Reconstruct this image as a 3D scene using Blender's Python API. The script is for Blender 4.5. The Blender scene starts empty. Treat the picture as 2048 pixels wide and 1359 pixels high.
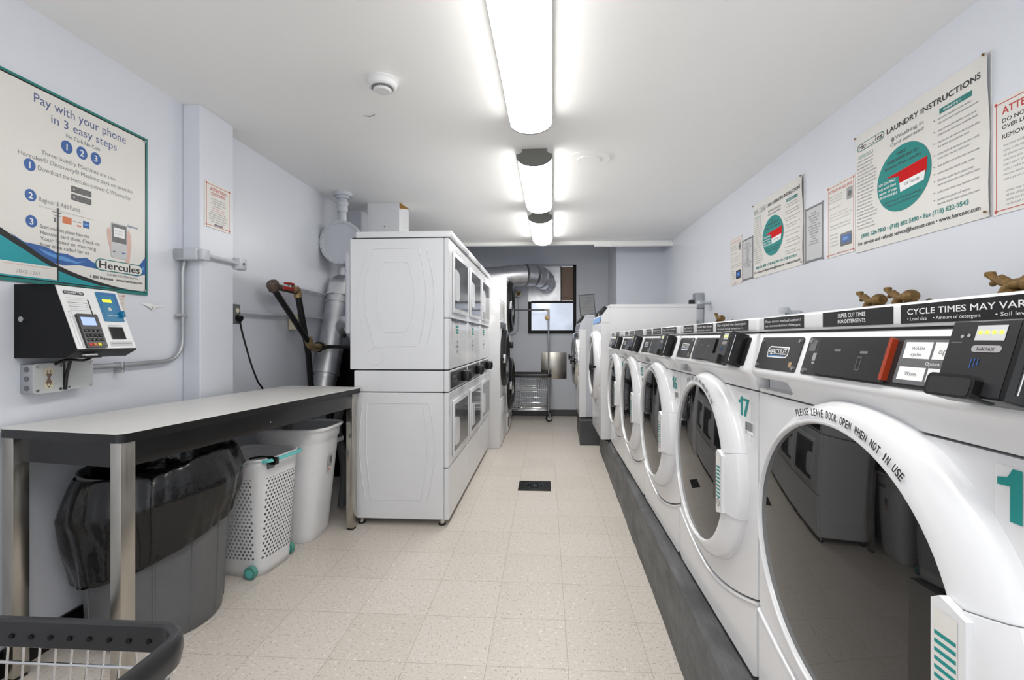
import bpy, bmesh, math, random
from mathutils import Matrix, Vector, noise
random.seed(7)
PI = math.pi
SC = bpy.context.scene
COL = SC.collection

# ---------------------------------------------------------------- camera
H_CAM = 1.22
cam_d = bpy.data.cameras.new('camera')
cam = bpy.data.objects.new('camera', cam_d); COL.objects.link(cam)
cam.location = (0, 0, H_CAM)
cam.rotation_euler = (PI/2, 0, 0.06)
cam_d.sensor_width = 36.0; cam_d.sensor_fit = 'HORIZONTAL'
cam_d.lens = 945.8*36.0/2048.0
cam_d.shift_x = -(1035.75-1024)/2048.0
cam_d.shift_y = (677.13-679.5)/2048.0
cam_d.clip_start = 0.02; cam_d.clip_end = 60
SC.camera = cam

# ---------------------------------------------------------------- world, exposure
LAMP_POWER = 10.0
w = bpy.data.worlds.new('world'); SC.world = w; w.use_nodes = True
w.node_tree.nodes['Background'].inputs[0].default_value = (0.93, 0.96, 1.0, 1)
w.node_tree.nodes['Background'].inputs[1].default_value = 1.05
SC.view_settings.view_transform = 'Standard'
SC.view_settings.look = 'None'
SC.view_settings.gamma = 1.0
SC.view_settings.use_curve_mapping = False
SC.view_settings.exposure = 0.5

# ---------------------------------------------------------------- materials
def lin(c):
    c = c/255.0
    return c/12.92 if c <= 0.04045 else ((c+0.055)/1.055)**2.4
MATS = {}
def mat(name, rgb, rough=0.5, metal=0.0, noise_amt=0.05, scale=6.0, bump=0.0, bscale=60.0,
        ior=1.5, coat=0.0, emit=0.0, trans=0.0, spec=None, stretch=(1, 1, 1)):
    if name in MATS: return MATS[name]
    m = bpy.data.materials.new(name); m.use_nodes = True
    nt = m.node_tree; b = nt.nodes['Principled BSDF']
    c = [lin(x) for x in rgb]
    tc = nt.nodes.new('ShaderNodeTexCoord'); mp = nt.nodes.new('ShaderNodeMapping')
    mp.inputs['Scale'].default_value = stretch
    nt.links.new(tc.outputs['Object'], mp.inputs['Vector'])
    n = nt.nodes.new('ShaderNodeTexNoise'); n.inputs['Scale'].default_value = scale
    n.inputs['Detail'].default_value = 4
    nt.links.new(mp.outputs['Vector'], n.inputs['Vector'])
    r = nt.nodes.new('ShaderNodeValToRGB')
    r.color_ramp.elements[0].position = 0.3; r.color_ramp.elements[1].position = 0.7
    r.color_ramp.elements[0].color = tuple(x*(1-noise_amt) for x in c)+(1,)
    r.color_ramp.elements[1].color = tuple(min(1, x*(1+noise_amt)) for x in c)+(1,)
    nt.links.new(n.outputs['Fac'], r.inputs['Fac'])
    nt.links.new(r.outputs['Color'], b.inputs['Base Color'])
    b.inputs['Roughness'].default_value = rough; b.inputs['Metallic'].default_value = metal
    b.inputs['IOR'].default_value = ior; b.inputs['Coat Weight'].default_value = coat
    b.inputs['Coat Roughness'].default_value = 0.05
    if trans: b.inputs['Transmission Weight'].default_value = trans
    if spec is not None: b.inputs['Specular IOR Level'].default_value = spec
    if emit:
        nt.links.new(r.outputs['Color'], b.inputs['Emission Color'])
        b.inputs['Emission Strength'].default_value = emit
    if bump:
        n2 = nt.nodes.new('ShaderNodeTexNoise'); n2.inputs['Scale'].default_value = bscale
        n2.inputs['Detail'].default_value = 3
        nt.links.new(mp.outputs['Vector'], n2.inputs['Vector'])
        bp = nt.nodes.new('ShaderNodeBump'); bp.inputs['Strength'].default_value = bump
        bp.inputs['Distance'].default_value = 0.01
        nt.links.new(n2.outputs['Fac'], bp.inputs['Height'])
        nt.links.new(bp.outputs['Normal'], b.inputs['Normal'])
    MATS[name] = m
    return m

WALL = mat('wall_paint', (219, 222, 230), 0.32, noise_amt=0.015, scale=2.5, bump=0.06, bscale=9)
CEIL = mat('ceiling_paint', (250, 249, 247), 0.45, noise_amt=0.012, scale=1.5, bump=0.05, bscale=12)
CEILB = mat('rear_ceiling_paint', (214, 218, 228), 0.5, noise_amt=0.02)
WHITE = mat('white_enamel', (226, 226, 228), 0.22, noise_amt=0.01, coat=0.3)
WHITE2 = mat('white_plastic', (228, 228, 229), 0.3, noise_amt=0.012)
DWHITE = mat('dryer_enamel', (222, 223, 226), 0.24, noise_amt=0.01, coat=0.3)
GREYSIDE = mat('grey_enamel', (196, 199, 206), 0.3, noise_amt=0.015)
BASEB = mat('baseboard_vinyl', (78, 79, 82), 0.4, noise_amt=0.08)
BASEBLK = mat('black_vinyl', (16, 16, 17), 0.35, noise_amt=0.1)
BLACK = mat('black_plastic', (13, 13, 14), 0.28, noise_amt=0.1)
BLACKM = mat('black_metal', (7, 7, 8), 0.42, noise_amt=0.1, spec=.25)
DGREY = mat('dark_grey_plastic', (38, 38, 40), 0.3, noise_amt=0.08, scale=14)
MGREY = mat('mid_grey_plastic', (96, 97, 99), 0.35, noise_amt=0.06)
CANGREY = mat('bin_grey_plastic', (98, 99, 101), 0.42, noise_amt=0.07, scale=5, bump=0.05)
CHROME = mat('chrome', (200, 200, 200), 0.12, 1.0, noise_amt=0.03)
BRUSHED = mat('brushed_steel', (186, 182, 174), 0.27, 1.0, noise_amt=0.14, scale=7, stretch=(3, 3, .6))
GALV = mat('galvanised_steel', (222, 223, 226), 0.42, 1.0, noise_amt=0.12, scale=9, bump=0.12, bscale=14)
PIPEGREY = mat('painted_pipe', (196, 199, 206), 0.35, noise_amt=0.03)
ZINC = mat('zinc_conduit', (170, 172, 175), 0.33, 0.7, noise_amt=0.1)
BLKPIPE = mat('black_iron_pipe', (34, 33, 33), 0.36, 0.1, noise_amt=0.2, scale=18)
BRASS = mat('brass_fitting', (178, 152, 112), 0.42, 0.6, noise_amt=0.25, scale=30)
OLDBRASS = mat('tarnished_brass', (120, 92, 48), 0.48, 0.35, noise_amt=0.3, scale=40)
IRONB = mat('brown_iron_fitting', (88, 74, 64), 0.45, 0.2, noise_amt=0.25, scale=30)
REDV = mat('red_handle', (166, 42, 36), 0.4)
TEAL = mat('teal_print', (16, 138, 134), 0.6)
TEALP = mat('teal_poster', (10, 150, 160), 0.35)
TEALD = mat('teal_border', (20, 120, 114), 0.4)
AQUA = mat('aqua_plastic', (104, 196, 192), 0.35)
SEAG = mat('green_wheel', (84, 150, 138), 0.4)
BLUEP = mat('blue_print', (44, 92, 160), 0.4)
BLUEL = mat('blue_light_print', (90, 150, 214), 0.4)
TXTBLUE = mat('slate_blue_print', (76, 92, 140), 0.4)
PAPER = mat('poster_paper', (224, 221, 216), 0.35, noise_amt=0.01)
PAPER2 = mat('paper_grey', (196, 197, 198), 0.4, noise_amt=0.02)
INK = mat('black_ink', (38, 38, 40), 0.45)
INKG = mat('grey_ink', (112, 112, 116), 0.45)
INKL = mat('light_grey_ink', (158, 156, 158), 0.45)
INKB = mat('brown_ink', (120, 96, 86), 0.45)
REDI = mat('red_ink', (188, 58, 50), 0.45)
REDB = mat('red_basket_print', (206, 14, 20), 0.65, spec=.2)
PINKI = mat('faded_red_ink', (204, 140, 132), 0.45)
WHI = mat('white_ink', (236, 236, 236), 0.35)
YEL = mat('yellow_label', (232, 222, 60), 0.4)
ORANGE = mat('orange_card', (206, 112, 66), 0.4)
SKIN = mat('photo_pink_print', (214, 176, 164), 0.4)
LAM = mat('white_laminate', (224, 222, 218), 0.3, noise_amt=0.01)
CONC = mat('painted_concrete', (92, 93, 94), 0.55, noise_amt=0.4, scale=9, bump=0.6, bscale=26, stretch=(1, .5, 1.4))
CONCD = mat('dark_painted_concrete', (70, 71, 73), 0.5, noise_amt=0.15, scale=7, bump=0.3, bscale=22)
CARD = mat('cardboard_brown', (150, 128, 112), 0.7, noise_amt=0.08)
GOLDC = mat('torn_cardboard', (150, 112, 52), 0.8)
BAG = mat('black_bag_film', (14, 14, 15), 0.2, noise_amt=0.1, bump=0.5, bscale=16, ior=1.5)
HAMP = mat('hamper_plastic', (226, 226, 228), 0.3, noise_amt=0.01)
GLASSD = mat('dark_door_glass', (10, 10, 11), 0.03, noise_amt=0.1, ior=1.75)
GLASSG = mat('grey_door_glass', (84, 86, 88), 0.10, noise_amt=0.3, scale=5, ior=1.7)
GLASSW = mat('frosted_window_glass', (214, 222, 238), 0.12, noise_amt=0.12, scale=2.2, metal=0.2, bump=0.1, bscale=7, emit=0.35)  # pane glows slightly in place of daylight behind it
GLASSB = mat('washer_grey_glass', (60, 62, 65), 0.06, noise_amt=0.2, ior=1.7)
RUBBER = mat('rubber', (30, 30, 31), 0.6)
SCREEN = mat('lcd_screen', (150, 172, 232), 0.3, emit=0.5)
SCREENY = mat('yellow_screen', (236, 228, 40), 0.3, emit=0.5)
LED = mat('green_led', (226, 240, 60), 0.3, emit=1.5)
CYAN = mat('blue_reader', (22, 116, 158), 0.3)
CREAM = mat('cream_receptacle', (214, 206, 178), 0.4)
REDBAR = mat('amber_red_bar', (150, 52, 24), 0.25)
LAMPEND = mat('lamp_end_cap', (120, 120, 116), 0.5, noise_amt=0.03)
LABELB = mat('black_sticker', (28, 28, 30), 0.35)
BLUESTRIP = mat('pale_blue_sticker', (130, 168, 220), 0.4)

def floor_material():
    m = bpy.data.materials.new('vinyl_floor_tiles'); m.use_nodes = True
    nt = m.node_tree; N = nt.nodes; L = nt.links; b = N['Principled BSDF']
    tc = N.new('ShaderNodeTexCoord'); sep = N.new('ShaderNodeSeparateXYZ')
    L.new(tc.outputs['Object'], sep.inputs[0])
    def math_(op, a, bb=None, cc=None):
        n = N.new('ShaderNodeMath'); n.operation = op
        for i, v in enumerate((a, bb, cc)):
            if v is None: continue
            if isinstance(v, (int, float)): n.inputs[i].default_value = v
            else: L.new(v, n.inputs[i])
        return n.outputs[0]
    T = 0.305
    gx = math_('DIVIDE', math_('SUBTRACT', sep.outputs[0], 0.081-T*20), T)
    gy = math_('DIVIDE', math_('SUBTRACT', sep.outputs[1], 1.755-T*20), T)
    fx = math_('FRACT', gx); fy = math_('FRACT', gy)
    def edge(f): return math_('LESS_THAN', math_('MINIMUM', f, math_('SUBTRACT', 1.0, f)), 0.0035)
    line = math_('MAXIMUM', edge(fx), edge(fy))
    cx = math_('FLOOR', gx); cy = math_('FLOOR', gy)
    comb = N.new('ShaderNodeCombineXYZ'); L.new(cx, comb.inputs[0]); L.new(cy, comb.inputs[1])
    wn = N.new('ShaderNodeTexWhiteNoise'); wn.noise_dimensions = '2D'; L.new(comb.outputs[0], wn.inputs['Vector'])
    def fleck(sx, sy, scale, lo, hi, off):
        mp = N.new('ShaderNodeMapping'); mp.inputs['Scale'].default_value = (sx, sy, 1)
        mp.inputs['Location'].default_value = (off, off, 0)
        L.new(tc.outputs['Object'], mp.inputs['Vector'])
        n = N.new('ShaderNodeTexNoise'); n.inputs['Scale'].default_value = scale
        n.inputs['Detail'].default_value = 2; n.inputs['Roughness'].default_value = 0.55
        L.new(mp.outputs[0], n.inputs['Vector'])
        mr = N.new('ShaderNodeMapRange'); mr.inputs['From Min'].default_value = lo; mr.inputs['From Max'].default_value = hi
        L.new(n.outputs['Fac'], mr.inputs['Value']); return mr.outputs[0]
    par = math_('MODULO', math_('ADD', cx, cy), 2.0)
    fa = fleck(1, 3.0, 58, 0.60, 0.66, 0); fb = fleck(3.0, 1, 58, 0.60, 0.66, 5)
    flk = math_('ADD', math_('MULTIPLY', fa, par), math_('MULTIPLY', fb, math_('SUBTRACT', 1.0, par)))
    lt = fleck(2.0, 2.0, 30, 0.6, 0.72, 9)
    base = N.new('ShaderNodeMixRGB')
    base.inputs[1].default_value = tuple(lin(x) for x in (206, 197, 187))+(1,)
    base.inputs[2].default_value = tuple(lin(x) for x in (216, 208, 199))+(1,)
    n = N.new('ShaderNodeTexNoise'); n.inputs['Scale'].default_value = 2.2; n.inputs['Detail'].default_value = 5
    L.new(tc.outputs['Object'], n.inputs['Vector'])
    L.new(math_('MULTIPLY_ADD', wn.outputs['Value'], 0.5, math_('MULTIPLY', n.outputs['Fac'], 0.5)), base.inputs[0])
    def mixc(prev, fac, rgb, amt):
        k = N.new('ShaderNodeMixRGB'); L.new(math_('MULTIPLY', fac, amt), k.inputs[0]); L.new(prev, k.inputs[1])
        k.inputs[2].default_value = tuple(lin(x) for x in rgb)+(1,); return k.outputs[0]
    c = mixc(base.outputs[0], lt, (244, 240, 234), 0.6)
    c = mixc(c, flk, (140, 130, 120), 0.65)
    c = mixc(c, line, (150, 140, 130), 0.75)
    L.new(c, b.inputs['Base Color']); b.inputs['Roughness'].default_value = 0.42
    return m
FLOOR = floor_material()

# ---------------------------------------------------------------- mesh builder
TEXTC = {}
def text_geo(s, bold):
    k = (s, bold)
    if k in TEXTC: return TEXTC[k]
    cu = bpy.data.curves.new('tmp', 'FONT'); cu.body = s; cu.size = 1.0; cu.offset = bold
    cu.resolution_u = 3; cu.fill_mode = 'FRONT'
    ob = bpy.data.objects.new('tmp', cu)
    me = bpy.data.meshes.new_from_object(ob)
    vs = [v.co.copy() for v in me.vertices]; fs = [tuple(p.vertices) for p in me.polygons]
    # make faces point to +z
    nz = sum(p.normal.z*p.area for p in me.polygons)
    if nz < 0: fs = [f[::-1] for f in fs]
    x0 = min([v.x for v in vs], default=0); x1 = max([v.x for v in vs], default=0)
    bpy.data.objects.remove(ob); bpy.data.curves.remove(cu); bpy.data.meshes.remove(me)
    TEXTC[k] = (vs, fs, x0, x1); return TEXTC[k]

I4 = Matrix.Identity(4)
def frame(o, x, y):
    x = Vector(x).normalized(); y = Vector(y).normalized(); z = x.cross(y)
    m = Matrix((( x.x, y.x, z.x, o[0]), (x.y, y.y, z.y, o[1]), (x.z, y.z, z.z, o[2]), (0, 0, 0, 1)))
    return m
class MB:
    def __init__(s, M=None): s.v = []; s.f = []; s.mi = []; s.mats = []; s.M = M or I4
    def idx(s, m):
        if m not in s.mats: s.mats.append(m)
        return s.mats.index(m)
    def add(s, vs, fs, m, M=None):
        k = s.idx(m); n = len(s.v); T = s.M @ M if M is not None else s.M
        s.v += [T @ Vector(v) for v in vs]
        flip = T.determinant() < 0
        for f in fs:
            g = tuple(n+i for i in f); s.f.append(g[::-1] if flip else g); s.mi.append(k)
        return s
    def box(s, x0, y0, z0, x1, y1, z1, m, bev=0, seg=2, M=None):
        x0, x1 = min(x0, x1), max(x0, x1); y0, y1 = min(y0, y1), max(y0, y1); z0, z1 = min(z0, z1), max(z0, z1)
        if not bev:
            vs = [(x, y, z) for z in (z0, z1) for y in (y0, y1) for x in (x0, x1)]
            return s.add(vs, [(0, 2, 3, 1), (4, 5, 7, 6), (0, 1, 5, 4), (2, 6, 7, 3), (0, 4, 6, 2), (1, 3, 7, 5)], m, M)
        bm = bmesh.new(); bmesh.ops.create_cube(bm, size=1.0)
        for v in bm.verts:
            v.co = ((x0+x1)/2+v.co.x*(x1-x0), (y0+y1)/2+v.co.y*(y1-y0), (z0+z1)/2+v.co.z*(z1-z0))
        bmesh.ops.bevel(bm, geom=list(bm.edges), offset=min(bev, .49*min(x1-x0, y1-y0, z1-z0)), segments=seg, profile=0.5, affect='EDGES')
        bm.verts.index_update()
        s.add([v.co.copy() for v in bm.verts], [tuple(v.index for v in f.verts) for f in bm.faces], m, M)
        bm.free(); return s
    def cyl(s, p0, p1, r, m, r1=None, n=20, caps=True, M=None):
        p0 = Vector(p0); p1 = Vector(p1); d = (p1-p0).normalized(); r1 = r if r1 is None else r1
        a = d.orthogonal().normalized(); b = d.cross(a)
        vs = [p0+(a*math.cos(2*PI*i/n)+b*math.sin(2*PI*i/n))*r for i in range(n)]+\
             [p1+(a*math.cos(2*PI*i/n)+b*math.sin(2*PI*i/n))*r1 for i in range(n)]
        fs = [(i, (i+1) % n, n+(i+1) % n, n+i) for i in range(n)]
        if caps: fs += [tuple(range(n))[::-1], tuple(range(n, 2*n))]
        return s.add(vs, fs, m, M)
    def tube(s, pts, r, m, n=10, closed=False, M=None, sy=1.0, caps=True):
        P = [Vector(p) for p in pts]; K = len(P); vs = []; fs = []
        ref = None
        for i in range(K):
            a = P[(i-1) % K] if (closed or i > 0) else P[i]; b = P[(i+1) % K] if (closed or i < K-1) else P[i]
            d = (b-a).normalized()
            if ref is None: ref = d.orthogonal().normalized()
            ref = (ref-d*ref.dot(d)); ref = ref.normalized() if ref.length > 1e-6 else d.orthogonal().normalized()
            q = d.cross(ref); rr = r[i] if isinstance(r, (list, tuple)) else r
            vs += [P[i]+(ref*math.cos(2*PI*j/n)+q*math.sin(2*PI*j/n)*sy)*rr for j in range(n)]
        for i in range(K if closed else K-1):
            k = (i+1) % K
            fs += [(i*n+j, i*n+(j+1) % n, k*n+(j+1) % n, k*n+j) for j in range(n)]
        if caps and not closed: fs += [tuple(range(n))[::-1], tuple((K-1)*n+j for j in range(n))]
        return s.add(vs, fs, m, M)
    def lathe(s, prof, m, n=32, M=None, a0=0.0, a1=2*PI):
        # profile [(r,h)] turned about local z
        full = abs(a1-a0-2*PI) < 1e-6; k = n if full else n+1; vs = []; fs = []
        for (r, h) in prof:
            vs += [(r*math.cos(a0+(a1-a0)*i/n), r*math.sin(a0+(a1-a0)*i/n), h) for i in range(k)]
        for j in range(len(prof)-1):
            for i in range(n):
                i2 = (i+1) % k
                fs.append((j*k+i, j*k+i2, (j+1)*k+i2, (j+1)*k+i))
        if full:
            if prof[0][0] > 1e-5: fs.append(tuple(range(k))[::-1])
            if prof[-1][0] > 1e-5: fs.append(tuple((len(prof)-1)*k+i for i in range(k)))
        else:
            fs.append(tuple(j*k for j in range(len(prof)))); fs.append(tuple(j*k+n for j in range(len(prof)))[::-1])
        return s.add(vs, fs, m, M)
    def prism(s, poly, h0, h1, m, M=None):
        n = len(poly)
        ar = sum(poly[i][0]*poly[(i+1) % n][1]-poly[(i+1) % n][0]*poly[i][1] for i in range(n))
        if ar < 0: poly = poly[::-1]
        vs = [(a, b, h0) for a, b in poly]+[(a, b, h1) for a, b in poly]
        fs = [tuple(range(n))[::-1], tuple(range(n, 2*n))]+[(i, (i+1) % n, n+(i+1) % n, n+i) for i in range(n)]
        return s.add(vs, fs, m, M)
    def poly(s, pts, z, m, M=None):
        n = len(pts)
        ar = sum(pts[i][0]*pts[(i+1) % n][1]-pts[(i+1) % n][0]*pts[i][1] for i in range(n))
        if ar < 0: pts = pts[::-1]
        return s.add([(a, b, z) for a, b in pts], [tuple(range(n))], m, M)
    def rect(s, x0, y0, x1, y1, z, m, M=None): return s.poly([(x0, y0), (x1, y0), (x1, y1), (x0, y1)], z, m, M)
    def outline(s, x0, y0, x1, y1, t, z, m, M=None):
        s.rect(x0, y0, x1, y0+t, z, m, M); s.rect(x0, y1-t, x1, y1, z, m, M)
        s.rect(x0, y0+t, x0+t, y1-t, z, m, M); s.rect(x1-t, y0+t, x1, y1-t, z, m, M); return s
    def disc(s, cx, cy, rx, z, m, ry=None, n=32, M=None):
        ry = ry or rx
        return s.poly([(cx+rx*math.cos(2*PI*i/n), cy+ry*math.sin(2*PI*i/n)) for i in range(n)], z, m, M)
    def text(s, t, x, y, size, z, m, width=None, align='L', bold=0.0, M=None, rot=0.0, slant=0.0):
        vs, fs, x0, x1 = text_geo(t, 0.0)
        if bold:
            bb = min(bold, .022 if size < .06 else .05)*size; zi = 0
            for ox_, oy_ in ((-bb, 0), (bb, 0), (0, bb), (0, -bb)) if size < .06 else ((-bb, 0), (bb, 0), (-bb/2, 0), (bb/2, 0)):
                s.text(t, x+ox_*math.cos(rot), y+oy_+ox_*math.sin(rot), size, z-.00004*(zi+1), m, width, align, 0.0, M, rot, slant); zi += 1
        sx = size
        if width: sx = width/max(1e-6, x1-x0)
        W = (x1-x0)*sx
        ox = {'L': 0, 'C': -W/2, 'R': -W}[align]
        c, sn = math.cos(rot), math.sin(rot); out = []
        for v in vs:
            a = (v.x-x0)*sx+ox+slant*v.y*size; b = v.y*size
            out.append((x+a*c-b*sn, y+a*sn+b*c, z))
        return s.add(out, fs, m, M)
    def para(s, x, y, w, n, lh, z, m, jag=0.25, seed=1, ragged=True, align='L', M=None, size=None):
        rr = random.Random(seed); words = 'the machine wash load soap door card start cycle open cloth water please only add press select button remove dry all before items this use coin your'.split()
        for i in range(n):
            ww = w*(1-(rr.random()*jag if ragged else 0)); t = ''
            sz = size or lh*0.72
            while len(t)*sz*0.48 < ww: t += ('' if not t else ' ')+rr.choice(words)
            xx = x if align == 'L' else x+w/2
            s.text(t, xx, y-i*lh, sz, z, m, width=ww, align=align, M=M)
        return s
    def build(s, name, parent=None, smooth=35, loc=None):
        me = bpy.data.meshes.new(name); me.from_pydata([tuple(v) for v in s.v], [], s.f)
        for m in s.mats: me.materials.append(m)
        me.polygons.foreach_set('material_index', s.mi)
        me.polygons.foreach_set('use_smooth', [True]*len(me.polygons))
        me.update()
        try: me.set_sharp_from_angle(angle=math.radians(smooth))
        except Exception: pass
        ob = bpy.data.objects.new(name, me); COL.objects.link(ob)
        if loc is not None: ob.location = loc
        if parent is not None: ob.parent = parent
        return ob
def thing(name, label, cat, loc=(0, 0, 0), rz=0.0, group=None, M=None):
    o = bpy.data.objects.new(name, None); COL.objects.link(o); o.empty_display_size = 0.1
    o.location = loc; o.rotation_euler = (0, 0, rz)
    if M is not None: o.matrix_world = M
    o['label'] = label; o['category'] = cat
    if group: o['group'] = group
    return o
def tag(o, label, cat, group=None, kind=None):
    o['label'] = label; o['category'] = cat
    if group: o['group'] = group
    if kind: o['kind'] = kind
    return o
def struct(o, label=None, cat='structure'):
    o['kind'] = 'structure'
    if label: o['label'] = label; o['category'] = cat
    return o
def kids(o): return [c for c in bpy.data.objects if c.parent == o]
def dup(o, parent=None):
    c = o.copy(); COL.objects.link(c)
    c.parent = parent
    for k in kids(o): dup(k, c)
    return c
def arc(cx, cy, r, a0, a1, n): return [(cx+r*math.cos(a0+(a1-a0)*i/n), cy+r*math.sin(a0+(a1-a0)*i/n)) for i in range(n+1)]
def rrect(x0, y0, x1, y1, r, n=5):
    p = []
    for cx, cy, a in ((x1-r, y0+r, -PI/2), (x1-r, y1-r, 0), (x0+r, y1-r, PI/2), (x0+r, y0+r, PI)):
        p += arc(cx, cy, r, a, a+PI/2, n)
    return p
def smooth_path(pts, k=8, closed=False):
    P = [Vector(p) for p in pts]; out = []; n = len(P)
    rng = range(n if closed else n-1)
    for i in rng:
        if closed: a, b, c, d = P[(i-1) % n], P[i], P[(i+1) % n], P[(i+2) % n]
        else: a, b, c, d = P[max(0, i-1)], P[i], P[i+1], P[min(n-1, i+2)]
        for j in range(k):
            t = j/k
            out.append(0.5*((2*b)+(-a+c)*t+(2*a-5*b+4*c-d)*t*t+(-a+3*b-3*c+d)*t**3))
    if not closed: out.append(P[-1])
    return out
FL = lambda o: frame(o, (0, 1, 0), (0, 0, 1))     # on the left wall, facing +X
FR = lambda o: frame(o, (0, -1, 0), (0, 0, 1))    # on the right wall, facing -X
FB = lambda o: frame(o, (1, 0, 0), (0, 0, 1))     # on the far wall, facing the camera

# ---------------------------------------------------------------- room shell
XL, XR, HC, YF, YB = -1.96, 1.61, 2.483, 7.52, -1.3
struct(MB().box(XL-.1, YB-.1, -.1, XR+.1, YF+.1, 0, FLOOR).build('floor'))
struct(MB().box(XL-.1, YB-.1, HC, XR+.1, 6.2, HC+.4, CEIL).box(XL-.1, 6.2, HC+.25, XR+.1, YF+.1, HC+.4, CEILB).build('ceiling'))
struct(MB().box(XL-.1, YB, 0, XL, YF, HC+.3, WALL).build('wall_left'))
struct(MB().box(XR, YB, 0, XR+.1, YF, HC+.3, WALL).build('wall_right'))
wl = MB()   # far wall with the window opening
wx0, wx1, wz0, wz1 = -.29, .475, 1.27, 2.41
wl.box(XL, YF, 0, wx0, YF+.1, HC+.3, WALL); wl.box(wx1, YF, 0, XR, YF+.1, HC+.3, WALL)
wl.box(wx0, YF, 0, wx1, YF+.1, wz0, WALL); wl.box(wx0, YF, wz1, wx1, YF+.1, HC+.3, WALL)
wl.box(.97, 6.6, 0, XR, YF, HC+.25, WALL)
struct(wl.build('wall_back'))
struct(MB().box(XL, 2.44, 0, -1.86, 2.71, HC, WALL, bev=.004, seg=1).build('trim_1'), 'square wall column painted pale blue', 'column')
struct(MB().box(XL, 4.55, 0, -1.82, 4.9, HC, WALL).build('trim_2'), 'wall column behind the stacked dryers', 'column')
tb = MB(); tb.box(XL, 6.13, HC-.05, XR, 6.2, HC, CEIL, bev=.012, seg=3)
tb.cyl((.62, 6.16, HC-.045), (XR, 6.16, HC-.045), .032, CEIL)
tb.cyl((.82, 6.16, HC-.045), (.84, 6.16, HC-.045), .038, CEIL)
struct(tb.build('trim_3'))
struct(MB().box(XL, YB, 0, XL+.012, 2.44, .1, BASEBLK).build('baseboard_left'))
bbk = MB(); bbk.box(XL, YF-.015, 0, .97, YF, .1, BASEB)
struct(bbk.build('baseboard_back'))

# far window: metal sheet over the upper sash, frosted pane below
wn = MB(); Y0 = YF
wn.box(wx0, Y0+.0, 1.27, wx1, Y0+.1, 1.30, PIPEGREY)
wn.box(wx0, Y0+.02, 1.30, wx1, Y0+.07, 1.355, BLACKM); wn.box(wx0, Y0+.02, 1.355, -.237, Y0+.07, 1.815, BLACKM)
wn.box(.425, Y0+.02, 1.355, wx1, Y0+.07, 2.39, BLACKM); wn.box(-.237, Y0+.02, 1.79, .425, Y0+.07, 1.825, BLACKM)
wn.box(wx0, Y0+.02, 2.37, wx1, Y0+.08, 2.41, PIPEGREY)
wn.box(.226, Y0+.02, 1.825, .238, Y0+.07, 2.37, BLACKM)
win = struct(wn.build('window_1'))
MB().box(-.237, Y0+.04, 1.355, .425, Y0+.046, 1.79, GLASSW).build('glass_pane', win)
b = MB(); b.box(wx0, Y0+.03, 1.825, .226, Y0+.036, 2.37, GALV); b.box(-.232, Y0+.024, 1.825, -.228, Y0+.03, 2.37, ZINC)
b.build('metal_sheet', win)
b = MB(); b.box(.238, Y0+.045, 1.83, .425, Y0+.05, 2.365, CARD); b.tube([(.238, Y0+.045, 1.87), (.33, Y0+.043, 1.885), (.425, Y0+.045, 1.86)], .006, INKB)
b.build('brown_panel', win)

# concrete plinths under the washers
def plinth(pts, label, dark):
    b = MB(); m = CONCD if dark else CONC
    vs = []; n = len(pts)
    for (y, xb, xt) in pts: vs += [(xb, y, 0), (xb, y, .02), (xt-.004, y, .268), (xt+.012, y, .28), (XR-.01, y, .28), (XR-.01, y, 0)]
    fs = []
    for i in range(n-1):
        for j in range(6): fs.append((i*6+j, i*6+(j+1) % 6, (i+1)*6+(j+1) % 6, (i+1)*6+j))
    fs += [tuple(range(6))[::-1], tuple((n-1)*6+j for j in range(6))]
    b.add(vs, fs, m)
    bm = bmesh.new(); o = b.build('concrete_plinth', smooth=20)
    bm.from_mesh(o.data); bmesh.ops.recalc_face_normals(bm, faces=bm.faces); bm.to_mesh(o.data); bm.free()
    return tag(o, label, 'plinth')
random.seed(3)
pts = []
yy = -.5
while yy < 5.2:
    xb = .494+(yy-1.726)*.0251 if yy > 0 else .45
    pts.append((yy, xb+random.uniform(-.003, .003), max(xb, .505+(yy-1.42)*.022)+random.uniform(-.003, .003))); yy += .1
pts.append((5.19, .582, .582))
plinth(pts, 'long grey painted concrete plinth under the row of front-load washers', False)
plinth([(5.45, .386, .392), (6.5, .42, .424), (6.59, .424, .428)], 'short dark grey concrete plinth under the far washer by the window', True)

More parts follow.
